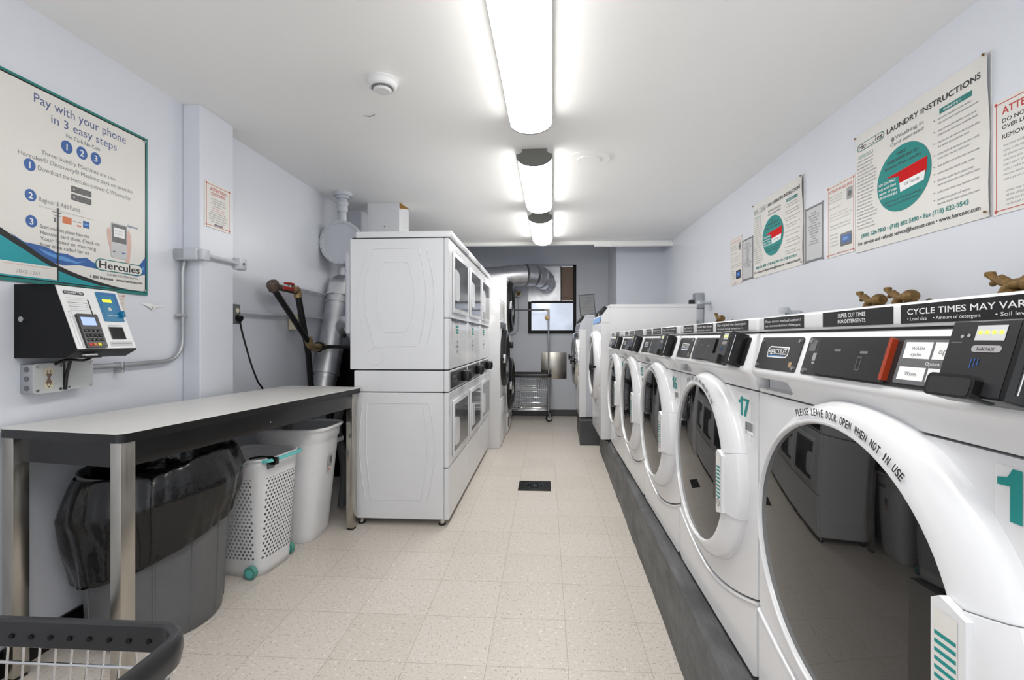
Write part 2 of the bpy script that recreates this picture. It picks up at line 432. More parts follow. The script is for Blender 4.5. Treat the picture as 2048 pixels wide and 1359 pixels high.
# ---------------------------------------------------------------- ceiling lights
def ceiling_light(y0, y1, label, power=1.0):
    lens_m = mat('lamp_lens_%d' % int(power*10), (255, 254, 250), 0.35, noise_amt=0.0, emit=LAMP_POWER*power)
    xc = -.086+.013*((y0+y1)/2-2.66); t = thing('ceiling_light', label, 'light', (xc, (y0+y1)/2, HC), -.013, 'wraparound ceiling lights')
    L = (y1-y0)/2; hw = .118
    prof = [(-hw, -.042)]+[(hw*math.cos(a), -.045-.067*math.sin(a)) for a in [PI-PI*i/14 for i in range(15)]]+[(hw, -.042)]
    b = MB(); F = frame((0, 0, 0), (1, 0, 0), (0, 0, 1))
    n = len(prof)
    ys = [-L+.004, L-.004]
    vs = [(a, y, h) for y in ys for a, h in prof]
    b.add(vs, [(i, i+1, n+i+1, n+i) for i in range(n-1)], lens_m); b.build('lens', t, smooth=60)
    b = MB(); b.box(-.085, -L+.01, -.034, .085, L-.01, 0, WHITE2); b.box(-hw-.002, -L+.005, -.042, hw+.002, L-.005, -.034, WHITE2, bev=.004); b.build('base_pan', t)
    for sgn in (-1, 1):
        b = MB()
        pr = [(-.085, 0), (-.08, -.014), (-.09, -.026), (-.105, -.032), (-hw-.003, -.034)]+[(x*1.02, h-.002) for x, h in prof[1:-1]]+[(hw+.003, -.034), (.105, -.032), (.09, -.026), (.08, -.014), (.085, 0)]
        M = frame((0, 0, 0), (1, 0, 0), (0, 0, 1))
        b.prism(pr, -sgn*L-.004, -sgn*L+.004, LAMPEND, M=M)
        for k in (0, .028, .052):
            pts = [(x*1.015, sgn*(L-.004-k), h-.0015) for x, h in prof]
            b.tube(pts, .0022, MGREY, n=6)
        b.build('end_cap', t)
    return t
ceiling_light(1.44, 2.66, 'long white wraparound ceiling light nearest the camera, cut by the top of the picture', .9)
ceiling_light(3.15, 4.35, 'middle wraparound ceiling light of the row, beside the round ceiling plate', 1.2)
ceiling_light(4.72, 5.85, 'farthest small wraparound ceiling light in front of the rear beam', 1.6)
ceiling_light(-.35, .87, 'unseen wraparound ceiling light added behind the camera as fill', 1.5)  # out-of-view fixture, added to brighten the near ceiling and walls

t = thing('smoke_detector', 'round white smoke detector on the ceiling left of the lights', 'smoke detector', (-.80, 2.27, HC))
b = MB(); b.lathe([(0, 0), (.075, 0), (.077, -.008), (.07, -.014), (.068, -.034), (.06, -.04), (0, -.04)][::-1], WHITE2, 40); b.build('housing', t)
b = MB(); b.lathe([(0, -.055), (.036, -.055), (.042, -.05), (.044, -.04), (0, -.04)], WHITE2, 32); b.build('sensor_cap', t)
b = MB()
for i in range(14):
    a = PI*.05+i*PI/13*1.0; b.box(.0475, -.004, -.047, .0515, .004, -.0395, MGREY, M=Matrix.Rotation(a+PI, 4, 'Z'))
b.build('vent_slots', t)
b = MB(M=Matrix.Translation((.295, 3.35, HC))); b.lathe([(0, -.01), (.08, -.01), (.082, -.005), (.1, -.005), (.15, -.006), (.157, 0), (0, 0)], CEIL, 48)
tag(b.build('ceiling_plate'), 'flat round white cover plate on the ceiling right of the middle light', 'ceiling plate')
b = MB(); b.tube([(-1.03, 2.62, HC-.001), (-1.0, 2.63, HC-.003), (-.965, 2.612, HC-.001)], .0025, INKL)
tag(b.build('ceiling_hook'), 'small thin bent wire mark on the ceiling near the smoke detector', 'hook')
t = thing('duct_box', 'white boxed duct dropping from the ceiling behind the stacked dryers', 'duct', (-1.51, 4.46, HC))
b = MB(); b.box(-.152, -.15, -.62, .152, .15, 0, DWHITE, bev=.003, seg=1); b.cyl((.01, -.152, -.22), (.01, -.15, -.22), .006, MGREY); b.build('duct_body', t)
b = MB(); b.add([(.153, -.15, -.0), (.153, -.15, -.055), (.24, -.1, -.055), (.153, -.14, 0), (.153, -.14, -.052), (.236, -.09, -.052)], [(0, 1, 2), (5, 4, 3), (0, 2, 5, 3), (1, 4, 5, 2)], GOLDC); b.build('torn_flap', t)

# ---------------------------------------------------------------- front-load washers
WR = .0063; WN = Vector((math.cos(WR), -math.sin(WR), 0)); WD = Vector((math.sin(WR), math.cos(WR), 0))
WW = .735; UC = .345; ZD = .80; WL = .555
def uy(u): return WW/2-u
ZO = Matrix.Translation((0, 0, -.28))
SL0 = Vector((-.027, 0, 1.143)); SLT = Vector((-.002, 0, 1.228)); SLU = (SLT-SL0).normalized()
def slope_frame(u, s, off=0.0):
    nrm = Vector((0, -1, 0)).cross(SLU)
    p = SL0+SLU*s+nrm*off; p.y = uy(u)
    return ZO @ frame(p, (0, -1, 0), SLU)
FW = lambda u, z, x=-.0005: ZO @ frame((x, uy(u), z), (0, -1, 0), (0, 0, 1))   # on the washer's vertical front
def warp(b):
    # the ring is wider on its handle side
    for v in b.v:
        r = math.hypot(v.y-uy(UC), v.z-(ZD-.28))
        if r > .257: v.y -= .028*min(1, (r-.257)/.045)
    return b
def arc_seam(n=24):
    # smile-shaped seam between front panel and lower panel, (u, z)
    return [(u, .43+.095*(abs(u-.36)/.385)**1.7) for u in [WW*i/n for i in range(n+1)]]
def make_washer(num, near, strips, label, sticker18=False):
    t = thing('front_load_washer', label, 'washing machine', (0, 0, .28), 0, 'row of front-load washers')
    b = MB(ZO); b.box(.03, -WW/2+.002, .305, .80, WW/2-.002, 1.236, WHITE, bev=.006); b.build('cabinet', t)
    # upper front panel with arc bottom
    seam = arc_seam(); Fp = FW(0, 0, 0)
    up = [(u, z+.003) for u, z in seam]+[(WW-.001, 1.078), (.001, 1.078)]
    b = MB(); b.prism(up, -.035, 0, WHITE, M=Fp)
    b.build('front_panel', t)
    lo = [(u, z-.003) for u, z in seam]+[(WW-.001, .318), (WW-.02, .306), (.02, .306), (.001, .318)]
    b = MB(); b.prism(lo, -.035, .003, WHITE, M=Fp)
    ridge = [((-.003), uy(u), z-.008) for u, z in seam]
    b.tube(ridge, .005, WHITE, n=8, M=ZO); b.build('lower_panel', t)
    # control housing (profile in x,z) swept across the machine with rounded ends
    prof = [(.03, 1.082), (0, 1.082), (-.004, 1.092), (-.010, 1.106), (-.016, 1.118), (-.025, 1.126), (-.031, 1.134), (-.030, 1.141), (-.0025, 1.229), (.004, 1.234), (.03, 1.234)]
    b = MB(ZO); us = [0, .004, .012, .022] + [.05, .1, .2, .3, .4, .5, .6, .68] + [WW-.022, WW-.012, WW-.004, WW]
    n = len(prof); vs = []
    for u in us:
        e = min(u, WW-u); k = 1-(1-min(1, e/.022))**2 if e < .022 else 1
        dip = 1.0
        for i, (x, z) in enumerate(prof):
            xx = x*(.35+.65*k) if x < 0 else x
            vs.append((xx, uy(u), z))
    fs = [(i*n+j, i*n+j+1, (i+1)*n+j+1, (i+1)*n+j) for i in range(len(us)-1) for j in range(n-1)]
    fs += [(i*n+n-1, i*n, (i+1)*n, (i+1)*n+n-1) for i in range(len(us)-1)]
    fs += [tuple(range(n))[::-1], tuple((len(us)-1)*n+j for j in range(n))]
    b.add(vs, fs, WHITE2)
    hs = b.build('control_housing', t, smooth=50)
    bm = bmesh.new(); bm.from_mesh(hs.data); bmesh.ops.recalc_face_normals(bm, faces=bm.faces); bm.to_mesh(hs.data); bm.free()
    cut = MB(); cut.prism(rrect(-.012, 1.091, .168, 1.121, .013), -.026, .06, WHITE2, M=FW(0, 0, 0))
    co = cut.build('cutter', t); md = hs.modifiers.new('b', 'BOOLEAN'); md.object = co; md.operation = 'DIFFERENCE'; md.solver = 'EXACT'
    bm = bmesh.new(); bm.from_mesh(co.data); bmesh.ops.remove_doubles(bm, verts=bm.verts, dist=.0001); bmesh.ops.recalc_face_normals(bm, faces=bm.faces); bm.to_mesh(co.data); bm.free()
    bpy.context.view_layer.update(); n_before = len(hs.data.vertices)
    dg = bpy.context.evaluated_depsgraph_get(); me = bpy.data.meshes.new_from_object(hs.evaluated_get(dg))

    hs.modifiers.clear(); old = hs.data; hs.data = me; me.name = 'control_housing'; bpy.data.objects.remove(co)
    try: me.set_sharp_from_angle(angle=math.radians(50))
    except Exception: pass
    b = MB(ZO); b.box(-.003, -WW/2, 1.2385, .80, WW/2, 1.277, WHITE, bev=.007, seg=3); b.box(.01, -WW/2+.01, 1.23, .79, WW/2-.01, 1.239, DGREY)
    b.build('top_panel', t)
    # badge plate
    F = slope_frame(.035, .003, .001); b = MB()
    b.prism(rrect(0, 0, .18, .08, .006), 0, .003, DGREY, M=F)
    for (x, y) in ((.01, .009), (.01, .071), (.17, .071), (.17, .009)): b.cyl((x, y, .003), (x, y, .0055), .0045, CHROME, n=10, M=F)
    b.poly([(.048, .030), (.128, .030), (.136, .036), (.136, .056), (.052, .058), (.044, .052), (.044, .036)], .0034, WHI, M=F)
    b.poly([(.051, .033), (.126, .033), (.133, .038), (.133, .053), (.053, .055), (.047, .05), (.047, .038)], .0037, INK, M=F)
    b.text('HERCULES', .09, .038, .019, .004, WHI, width=.078, align='C', bold=.01, M=F)
    b.rect(.052, .0335, .122, .0355, .004, BLUEL, M=F); b.rect(.15, .01, .162, .022, .0036, BRASS, M=F)
    b.build('badge_plate', t)
    # control panel
    F = slope_frame(.236, .003, .001); b = MB(); pw = .478
    b.prism(rrect(0, 0, pw, .08, .006), 0, .003, DGREY, M=F)
    b.prism(rrect(.05, .003, .232, .076, .004), .003, .010, BLACK, M=F)
    b.prism(rrect(.008, .05, .03, .073, .002), .003, .0036, MGREY, M=F)
    for (x, y) in ((.012, .072), (.012, .008)): b.cyl((x, y, .003), (x, y, .006), .005, CHROME, n=10, M=F)
    b.rect(.028, .030, .04, .046, .0036, INKL, M=F); b.rect(.030, .024, .042, .028, .0036, INKL, M=F)
    b.rect(.10, .050, .118, .054, .0104, INKG, M=F); b.rect(.168, .048, .186, .052, .0104, INKG, M=F)
    b.outline(.166, .018, .176, .042, .001, .0104, INKG, M=F)
    if near: b.prism(rrect(.226, .006, .233, .076, .003), .003, .012, REDBAR, M=F)
    F0 = F; F = F @ Matrix.Translation((-.037, 0, 0)); b.prism(rrect(.285, .006, .395, .074, .003), .003, .006, MGREY, M=F)
    for (x0, y0, x1, y1) in ((.291, .045, .337, .070), (.341, .045, .391, .070), (.291, .012, .337, .032), (.341, .012, .391, .032)):
        b.rect(x0, y0, x1, y1, .0063, WHI, M=F)
    b.text('optima', .366, .053, .012, .0066, INKG, align='C', M=F); b.text('WASH', .314, .058, .008, .0066, INKG, align='C', M=F); b.text('cycles', .314, .049, .008, .0066, INKG, align='C', M=F)
    b.text('Warm', .314, .019, .008, .0066, INKG, align='C', M=F); b.text('Delicates', .366, .019, .008, .0066, INKG, align='C', M=F)
    b.text('Options', .345, .036, .007, .0063, WHI, align='C', M=F)
    b.build('control_panel', t)
    # card reader standing proud of the panel
    F = slope_frame(.606, -.004, 0); b = MB(); rw = .086
    b.box(0, 0, 0, rw, .094, .048, BLACK, bev=.003, M=F); b.rect(.002, .003, rw-.006, .091, .0485, DGREY, M=F)
    b.rect(.034, .068, .068, .086, .049, PAPER2, M=F)
    for i in range(4): b.disc(.039+i*.008, .0775, .0026, .0495, LED, ry=.0022, n=12, M=F)
    b.prism(rrect(.034, .054, .068, .062, .0038), .0484, .0492, INKL, M=F); b.text('NAYAX', .051, .0555, .006, .0496, INK, align='C', M=F)
    b.disc(.018, .073, .0022, .049, INKL, n=10, M=F); b.disc(.026, .074, .0022, .049, INKL, n=10, M=F); b.rect(.006, .065, .02, .0658, .049, INKG, M=F)
    for i in range(3): b.tube([(.038+i*.004, .046, .049), (.038+i*.004, .034+i*.002, .049)], .0004, BLUEP, n=5, M=F)
    rd = b.build('card_reader', t)
    b = MB(); b.prism(rrect(-.002, -.004, .060, .024, .007), .03, .058, BLACK, M=F); b.prism(rrect(.002, -.001, .056, .02, .005), .058, .0585, DGREY, M=F)
    b.build('card_slot_hood', rd)
    b = MB(); b.tube([(rw+.0008, .01, .038), (rw+.0008, .085, .038)], .0012, CHROME, n=6, M=F)
    b.build('side_trim', rd)
    # door: ring, glass, handle
    DM = ZO @ Matrix.Translation((0, uy(UC), ZD)) @ Matrix.Rotation(-PI/2, 4, 'Y')   # local z -> -x world
    # after this frame: local z points out of the machine, local x up
    ring = [(.306, -.01), (.307, .006), (.304, .018), (.297, .029), (.286, .037), (.274, .043), (.265, .046), (.261, .045), (.258, .040), (.257, .02), (.257, -.005)]
    b = MB(); b.lathe(ring[::-1], WHITE, 96, M=DM); warp(b)
    dr = b.build('door_ring', t, smooth=30)
    gl = [(.2585, .022)]+[(r, .036+.014*(1-(r/.258)**2)) for r in [.258*(1-i/14)**.8 for i in range(15)]]
    gl[-1] = (0, .050)
    b = MB(); b.lathe(gl, GLASSD, 96, M=DM); b.build('door_glass', dr, smooth=60)
    # handle: segment of the ring on the camera side; angle measured from local x (up) towards local y
    az = lambda z: math.acos(max(-1, min(1, (z-ZD)/.29)))
    a0, a1 = az(.89), az(.715)
    sg = -1
    b = MB(); outer = [(.284, .0405), (.288, .042), (.292, .036), (.300, .03)]
    hp = [(.268, .046), (.268, .051), (.278, .050), (.292, .041), (.304, .028), (.309, .012), (.309, .0)]
    b.lathe(hp[::-1]+[(.262, .0)], WHITE, 20, M=DM, a0=-a1, a1=-a0); warp(b)
    F = frame((-.050, uy(UC+.238), .80), (0, -1, 0), (0, 0, 1))
    b.prism([(0, -.088), (.006, -.096), (.048, -.084), (.048, .080), (.012, .092), (0, .083)], -.004, .007, WHITE, M=ZO @ F)
    hd = b.build('door_handle', t, smooth=25)
    b = MB(); F2 = ZO @ F
    b.prism([(-.046, -.070), (0, -.088), (0, .086), (-.044, .084)], -.012, -.001, BLACK, M=F2)
    b.build('handle_recess', hd)
    b = MB(); b.rect(.004, -.078, .038, .074, .0075, PAPER, M=F2)
    rr = random.Random(num)
    for i in range(9): b.poly([(.006, .045-i*.011), (.036, .05-i*.011-.004), (.036, .045-i*.011-.004), (.006, .040-i*.011)], .0078, TEAL, M=F2)
    b.disc(.021, -.062, .012, .0078, INKG, M=F2); b.disc(.021, -.062, .009, .0079, PAPER, M=F2); b.text('PUSH', .021, -.065, .008, .008, INKG, align='C', M=F2)
    b.build('handle_sticker', hd)
    # ring seams
    for a in (a0, a1):
        b = MB(); b.lathe([(.2575, .03), (.2605, .0465), (.265, .0475), (.275, .0445), (.287, .0385), (.298, .0305), (.3052, .0185), (.308, .006), (.308, 0), (.27, 0)], MGREY, 1, M=DM, a0=-a-.003, a1=-a+.003); warp(b)
        b.build('ring_seam', dr)
    # curved notice on the ring
    b = MB(); s = 'PLEASE LEAVE DOOR OPEN WHEN NOT IN USE'
    tot = math.radians(57); st = math.radians(-18); n = len(s)
    R0 = .274
    for i, ch in enumerate(s):
        if ch == ' ': continue
        a = st+tot*(i+.5)/n
        # position on ring: up*cos, toward camera (-y) * sin
        c = Vector((-.0475, uy(UC)-math.sin(a)*(R0+.008), ZD+math.cos(a)*R0))
        F3 = ZO @ frame(c, (0, -math.cos(a), -math.sin(a)), (0, -math.sin(a), math.cos(a)))
        b.text(ch, 0, .000, .020, .0008, INK, width=.0058 if ch != 'I' else .002, align='C', bold=.02, M=F3 @ Matrix.Rotation(0, 4, 'X'))
    b.build('door_notice', dr)
    # number and barcode stickers
    F = FW(.61, 1.0, -.0012); b = MB()
    k = 1.0
    b.rect(-.004, -.064, .086, .066, -.0008, PAPER if False else WHITE2, M=F)
    hh = .064 if sticker18 else .054
    b.poly([(.0, hh*.78), (.012, hh*.82), (.018, hh), (.029, hh), (.029, 0), (.015, 0), (.015, hh*.66), (.0, hh*.64)], .0002, TEAL, M=F)
    b.text(str(num)[1], .037, .0, hh*1.37, .0002, TEAL, width=.034, bold=.05, M=F)
    b.build('number_sticker', t)
    F = FW(.655, .955, -.0015); b = MB(); b.rect(0, 0, .058, .036, 0, WHI, M=F)
    rr = random.Random(num*3); x = .004
    while x < .052:
        wd = rr.choice((.001, .0015, .0025)); b.rect(x, .009, min(x+wd, .054), .033, .0004, INK, M=F); x += wd+rr.choice((.001, .0015, .002))
    b.text('36%d' % num, .004, .001, .008, .0004, INK, M=F); b.build('barcode_sticker', t)
    # black notices along the top band
    for (u0, u1, lines) in strips:
        F = FW(u0, 1.2435, -.0036); b = MB(); wd = u1-u0
        b.prism(rrect(0, 0, wd, .029, .001), -.0005, 0, LABELB, M=F)
        for (txt, x, y, sz, tw) in lines: b.text(txt, x*wd, y, sz, .0004, WHI, width=tw*wd, bold=.015 if sz > .009 else .0, M=F)
        b.build('notice_strip', t)
    for (x, y) in ((.07, -WW/2+.05), (.07, WW/2-.05), (.74, -WW/2+.05), (.74, WW/2-.05)):
        b = MB(ZO); b.cyl((x, y, .28), (x, y, .289), .02, DGREY); b.cyl((x, y, .289), (x, y, .306), .009, CHROME); b.build('foot', t)
    return t
def place_washer(t, left, W, k):
    # left edge position along the row; W = width it takes up
    c = left-(.735*k)/2
    p = WN*WL+WD*c
    t.location = (p.x, p.y, .28); t.rotation_euler = (0, 0, -WR); t.scale = (1, k, 1)
S18 = [(.03, .205, [('Please do not overload washers!', .05, .0165, .009, .88), ('use recommended load of detergent', .05, .006, .008, .88)]),
       (.27, .45, [('SUPER CUT TIMES', .26, .0165, .011, .4), ('FOR DETERGENTS', .26, .006, .010, .4)]),
       (.465, .73, [('CYCLE TIMES MAY VARY DUE TO:', .05, .0135, .0125, .92), ('\u2022 Load size', .05, .0045, .007, .13), ('\u2022 Amount of detergent', .22, .0045, .007, .26), ('\u2022 Soil level', .55, .0045, .007, .15), ('\u2022 Unbalance', .78, .0045, .007, .17)])]
def S(seed):
    r = random.Random(seed); o = []
    for u0, u1 in ((.05, .18), (.225, .40), (.43, .685)) if seed != 2 else ((.06, .2), (.3, .5)):
        o.append((u0, u1, [(r.choice(('Use only half the detergent', 'Super fast times')), .05, .0165, .010, .88), (r.choice(('do not overload machine', 'front load washers')), .06, .005, .008, .8)]))
    return o
wd = [(18, 1.2908, 1.09, S18, 'nearest front-load washer, numbered 18, its big dark door filling the lower right'),
      (17, 2.0386, 1.0, S(17), 'front-load washer with teal number 17 on its front panel'),
      (16, 2.7864, 1.0, S(16), 'front-load washer with teal number 16, third from the camera'),
      (15, 3.5342, 1.0, S(15), 'front-load washer between number 16 and the farthest of the row'),
      (14, 4.282, 1.0, S(2), 'farthest small front-load washer, just before the tall white washer')]
for num, left, k, st, lb in wd:
    place_washer(make_washer(num, num == 18, st, lb, num == 18), left-.002, .748, k)

# ---------------------------------------------------------------- big washers farther along
def big_washer(loc, W, D, Ht, xf, label, side, Rr, zc, blue):
    # local: x into the wall, y away from the camera, front at x=0
    t = thing('large_front_washer', label, 'washing machine', loc)
    z1 = Ht
    prof = [(.10, .02), (.10, z1), (.62 if D > .7 else .5, z1), (D, z1), (D, .02)]
    b = MB(); FY = frame((0, 0, 0), (1, 0, 0), (0, 0, 1))
    b.box(.075, 0, .02, D, W, z1-.03, side, bev=.004, seg=1); b.build('cabinet', t)
    b = MB(); b.prism([(.085, z1-.03), (.078, z1-.005), (.09, z1), (D, z1), (D, z1-.03)], -W, 0, WHITE if side is WHITE else OLDBRASS if False else side, M=FY); b.build('top_panel', t)
    b = MB(); b.prism([(.08, .02), (.003, .02), (0, .05), (0, z1-.17), (.08, z1-.17)], -W, 0, WHITE, M=FY); b.build('front_panel', t)
    b = MB(); b.prism([(.08, z1-.168), (.001, z1-.168), (.012, z1-.10), (.08, z1-.012)], -W, 0, side, M=FY); ch = b.build('control_hood', t)
    up = Vector((.068, 0, .088)).normalized()
    F = frame((.012, W, z1-.10), (0, -1, 0), up); b = MB()
    b.rect(.06, .01, W-.06, .1, .002, DGREY, M=F); b.box(.12, .015, 0, .26, .08, .02, BLACK, bev=.003, M=F); b.box(W-.22, .01, 0, W-.06, .09, .035, BLACK, bev=.003, M=F); b.rect(.3, .02, .42, .08, .003, PAPER, M=F)
    b.build('control_panel', t)
    F = frame((.0, W, z1-.168), (0, -1, 0), (.012, 0, .068)); b = MB(); b.rect(.05, .006, W-.04, .06, .004, BLUESTRIP if blue else MGREY, M=F); b.build('label_strip', t)
    DM = Matrix.Translation((0, W/2, zc)) @ Matrix.Rotation(-PI/2, 4, 'Y')
    b = MB(); b.lathe([(Rr, -.01), (Rr, .02), (Rr-.015, .045), (Rr-.05, .055), (Rr-.07, .045), (Rr-.075, .0)][::-1], WHITE if blue else CHROME, 56, M=DM); dr = b.build('door_ring', t)
    b = MB(); b.lathe([(Rr-.07, .03)]+[(r, .035+.03*(1-(r/(Rr-.07))**2)) for r in [(Rr-.07)*(1-i/8) for i in range(9)]], GLASSB, 48, M=DM); b.build('door_glass', dr, smooth=60)
    b = MB(); hy = .07 if blue else .15
    for zz in ((.0,),) if blue else ((.015,), (-.02,)):
        y = hy if zz[0] <= 0 else W-.2
        b.cyl((-.0, y, zc+zz[0]), (-.085, y, zc+zz[0]), .012, BLACKM, n=12)
        for a in (0, 1, 2):
            b.box(-.10, -.012, -.035, -.078, .012, .035, BLACK, bev=.006, M=Matrix.Translation((0, y, zc+zz[0])) @ Matrix.Rotation(a*PI/3, 4, 'X'))
    b.build('door_latch', dr)
    b = MB(); b.prism([(y, z) for y, z in arc(W/2, zc-.05, W*.44, PI*1.15, PI*1.85, 14)]+[(y, z) for y, z in arc(W/2, zc-.03, W*.44, PI*1.85, PI*1.15, 14)], -.0, .012, WHITE, M=Matrix(((0, 0, -1, 0), (1, 0, 0, 0), (0, 1, 0, 0), (0, 0, 0, 1)))); b.build('lower_trim', t)
    b = MB(); b.box(.04, .02, 0, D-.02, W-.02, .02, DGREY); b.build('base', t)
    return t
big_washer((.497, 4.36, .28), .78, .86, 1.255, 0, 'tall white front-load washer with blue label behind the small washers', WHITE, .34, .68, True)
big_washer((.388, 5.60, .28), .80, .80, 1.225, 0, 'grey-sided tall washer on the short dark plinth by the window', GREYSIDE, .33, .69, False)

# ---------------------------------------------------------------- stacked dryers
FX = lambda y, z, x: frame((x, y, z), (0, 1, 0), (0, 0, 1))      # faces +X, origin at y,z
FNEAR = lambda x, z, y=0: frame((x, y, z), (1, 0, 0), (0, 0, 1))  # faces the camera (-Y)
def hatch_door(t, name, y0, y1, z0, z1, hy0, hy1, hz0, hz1, label=None):
    b = MB(); b.box(.012, y0-.03, z0-.035, .026, y1+.03, z1+.03, DWHITE, bev=.006, seg=2)
    fr = b.build(name, t)
    b = MB(); ch = .02
    b.prism([(y0, z0), (y1, z0), (y1, z1), (y0, z1)], .026, .0285, GLASSG, M=frame((0, 0, 0), (0, 1, 0), (0, 0, 1)))
    b.build('door_window', fr)
    b = MB()
    b.prism([(y0-.004, hz0-.02), (hy1-.03, hz0-.02), (hy1, hz0+.02), (hy1, hz1-.03), (hy1-.04, hz1), (y0-.004, hz1+.01)], .028, .036, DWHITE, M=frame((0, 0, 0), (0, 1, 0), (0, 0, 1)))
    b.build('door_handle', fr, smooth=20)
    return fr
def make_dryer(label):
    t = thing('stacked_dryer', label, 'dryer', (-.643, 3.035, 0), 0, 'row of stacked tumble dryers')
    Wd = .70
    b = MB(); b.box(-.617, 0, .045, -.022, Wd, .868, DWHITE, bev=.004, seg=1); b.box(-.617, 0, .874, -.022, Wd, 1.012, DWHITE, bev=.004, seg=1); b.box(-.61, .005, .86, -.03, Wd-.005, .88, DGREY)
    # embossed ribs on the side
    def rib(pts, r=.0035, b=b): b.tube([(x, -.0008, z) for x, z in pts], r, DWHITE, n=8, sy=1)
    def bowed(x0, x1, z0, z1, bow, n=14): return [(x0+(x1-x0)*i/n+bow*math.sin(PI*i/n), z0+(z1-z0)*i/n) for i in range(n+1)]
    rib(bowed(-.56, -.54, .80, .17, -.03)); rib(bowed(-.53, -.50, .80, .17, -.02)); rib(bowed(-.12, -.13, .80, .17, .045)); rib(bowed(-.16, -.17, .80, .17, .035)); rib([(-.53, .80), (-.12, .80)], .0025); rib([(-.5, .17), (-.17, .17)], .002)
    b.build('lower_cabinet', t)
    b = MB(); b.box(-.644, 0, 1.020, -.022, Wd, 1.876, DWHITE, bev=.004, seg=1)
    def rib(pts, r=.003, b=b): b.tube([(x, -.0008, z) for x, z in pts], r, DWHITE, n=8)
    rib(bowed(-.49, -.475, 1.80, 1.17, -.06)); rib(bowed(-.525, -.515, 1.80, 1.17, -.065), .002); rib(bowed(-.135, -.13, 1.81, 1.19, .05)); rib(bowed(-.185, -.18, 1.81, 1.19, .045)); rib([(-.49, 1.806), (-.43, 1.811), (-.19, 1.812)], .0022); rib([(-.475, 1.168), (-.2, 1.172)], .0022)
    inner = bowed(-.44, -.44, 1.67, 1.31, -.025)+[(-.42, 1.265), (-.39, 1.262), (-.30, 1.262), (-.27, 1.27)]+bowed(-.245, -.245, 1.31, 1.67, .03)+[(-.26, 1.715), (-.29, 1.722), (-.40, 1.722), (-.42, 1.71)]
    b.tube([(x, -.0005, z) for x, z in inner], .002, DWHITE, n=8, closed=True)
    b.tube([(-.475+.055*math.cos(a), -.0005, 1.105+.055*math.sin(a)) for a in [2*PI*i/32 for i in range(32)]], .002, DWHITE, n=6, closed=True)
    b.build('upper_cabinet', t)
    b = MB(); b.box(-.604, 0, 1.882, .03, Wd, 1.922, DWHITE, bev=.004); b.box(-.63, .004, 1.874, .0, Wd-.004, 1.884, DGREY); b.build('top_panel', t)
    # fronts
    b = MB(); b.box(-.02, 0, 1.357, .012, Wd, 1.876, DWHITE, bev=.004, seg=1); b.box(-.02, .0, 1.020, .012, Wd, 1.351, DWHITE, bev=.004, seg=1)
    b.build('upper_front', t)
    b = MB(); b.box(-.02, 0, .874, .012, Wd, 1.012, DWHITE, bev=.004, seg=1); b.box(-.02, 0, .383, .012, Wd, .868, DWHITE, bev=.004, seg=1); b.build('lower_front', t)
    b = MB(); b.box(-.02, 0, .045, .012, Wd, .377, DWHITE, bev=.004, seg=1); b.build('toe_panel', t)
    hatch_door(t, 'upper_door', .14, .655, 1.43, 1.775, .10, .27, 1.50, 1.68)
    hatch_door(t, 'lower_door', .14, .655, .46, .775, .10, .27, .52, .68)
    # control strip, coin box
    b = MB(); b.box(.006, .05, .89, .018, .66, 1.0, DGREY, bev=.003); F = FX(.05, .89, .0185)
    b.rect(.03, .02, .12, .09, .0003, INK, M=F); b.disc(.16, .03, .007, .0006, PAPER2, M=F); b.disc(.19, .045, .005, .0006, PAPER2, M=F); b.rect(.05, .065, .1, .085, .0006, MGREY, M=F); b.rect(.13, .06, .18, .085, .0006, MGREY, M=F)
    b.text('DRYER', .06, .04, .016, .0006, INKL, M=F)
    cs = b.build('control_strip', t)
    b = MB(); b.box(.018, .44, .905, .075, .52, .985, BLACK, bev=.006); b.box(.075, .455, .92, .082, .505, .97, BLACKM, bev=.002)
    b.build('coin_box', cs)
    b = MB(); F = FX(.14, 1.80, .0125); b.rect(.14, -.005, .24, .045, 0, PAPER2, M=F); b.text('24', .15, .003, .04, .0004, INKG, M=F, width=.08); b.build('number_label', t)
    b = MB(); F = FX(.10, 1.06, .0125)
    b.rect(.10, .18, .27, .285, 0, PAPER, M=F); b.para(.11, .275, .14, 3, .012, .0004, INKG, M=F, seed=3)
    for i, k in enumerate((.235, .215, .195)): b.rect(.135, k, .24, k+.014, .0006, TEAL, M=F)
    for i, (x, z) in enumerate(((.19, .14), (.15, .105), (.19, .105), (.23, .105), (.19, .07))): b.disc(x, z, .011, .0005, MGREY if i % 2 == 0 else INKL, M=F, n=16)
    b.build('instruction_sticker', t)
    b = MB(); b.rect(0, .17, .008, .26, .0002, PINKI, M=F); b.build('warning_sticker', t)
    b = MB(); b.box(.012, .09, 1.34, .02, .66, 1.35, DGREY); b.build('lint_slot', t)
    for (x, y) in ((-.04, .04), (-.58, .04), (-.04, Wd-.04), (-.58, Wd-.04)):
        b = MB(); b.cyl((x, y, 0), (x, y, .045), .016, CHROME, n=14); b.cyl((x, y, 0), (x, y, .008), .024, RUBBER, n=14); b.build('levelling_foot', t)
    b = MB(); b.box(-.69, .02, 1.25, -.644, Wd-.02, 1.80, GREYSIDE, bev=.02, seg=3); b.build('rear_cover', t)
    b = MB(); b.box(-.675, .02, .05, -.617, Wd-.02, .86, GREYSIDE, bev=.004); b.build('lower_rear_cover', t)
    return t
d0 = make_dryer('nearest stacked double dryer, its plain ribbed side facing the camera')
d1 = dup(d0); d1.location.y += .706; d1['label'] = 'middle stacked double dryer of the left row of three'
d2 = dup(d0); d2.location.y += 1.412; d2['label'] = 'farthest stacked double dryer of the three, next to the taller round-door units'

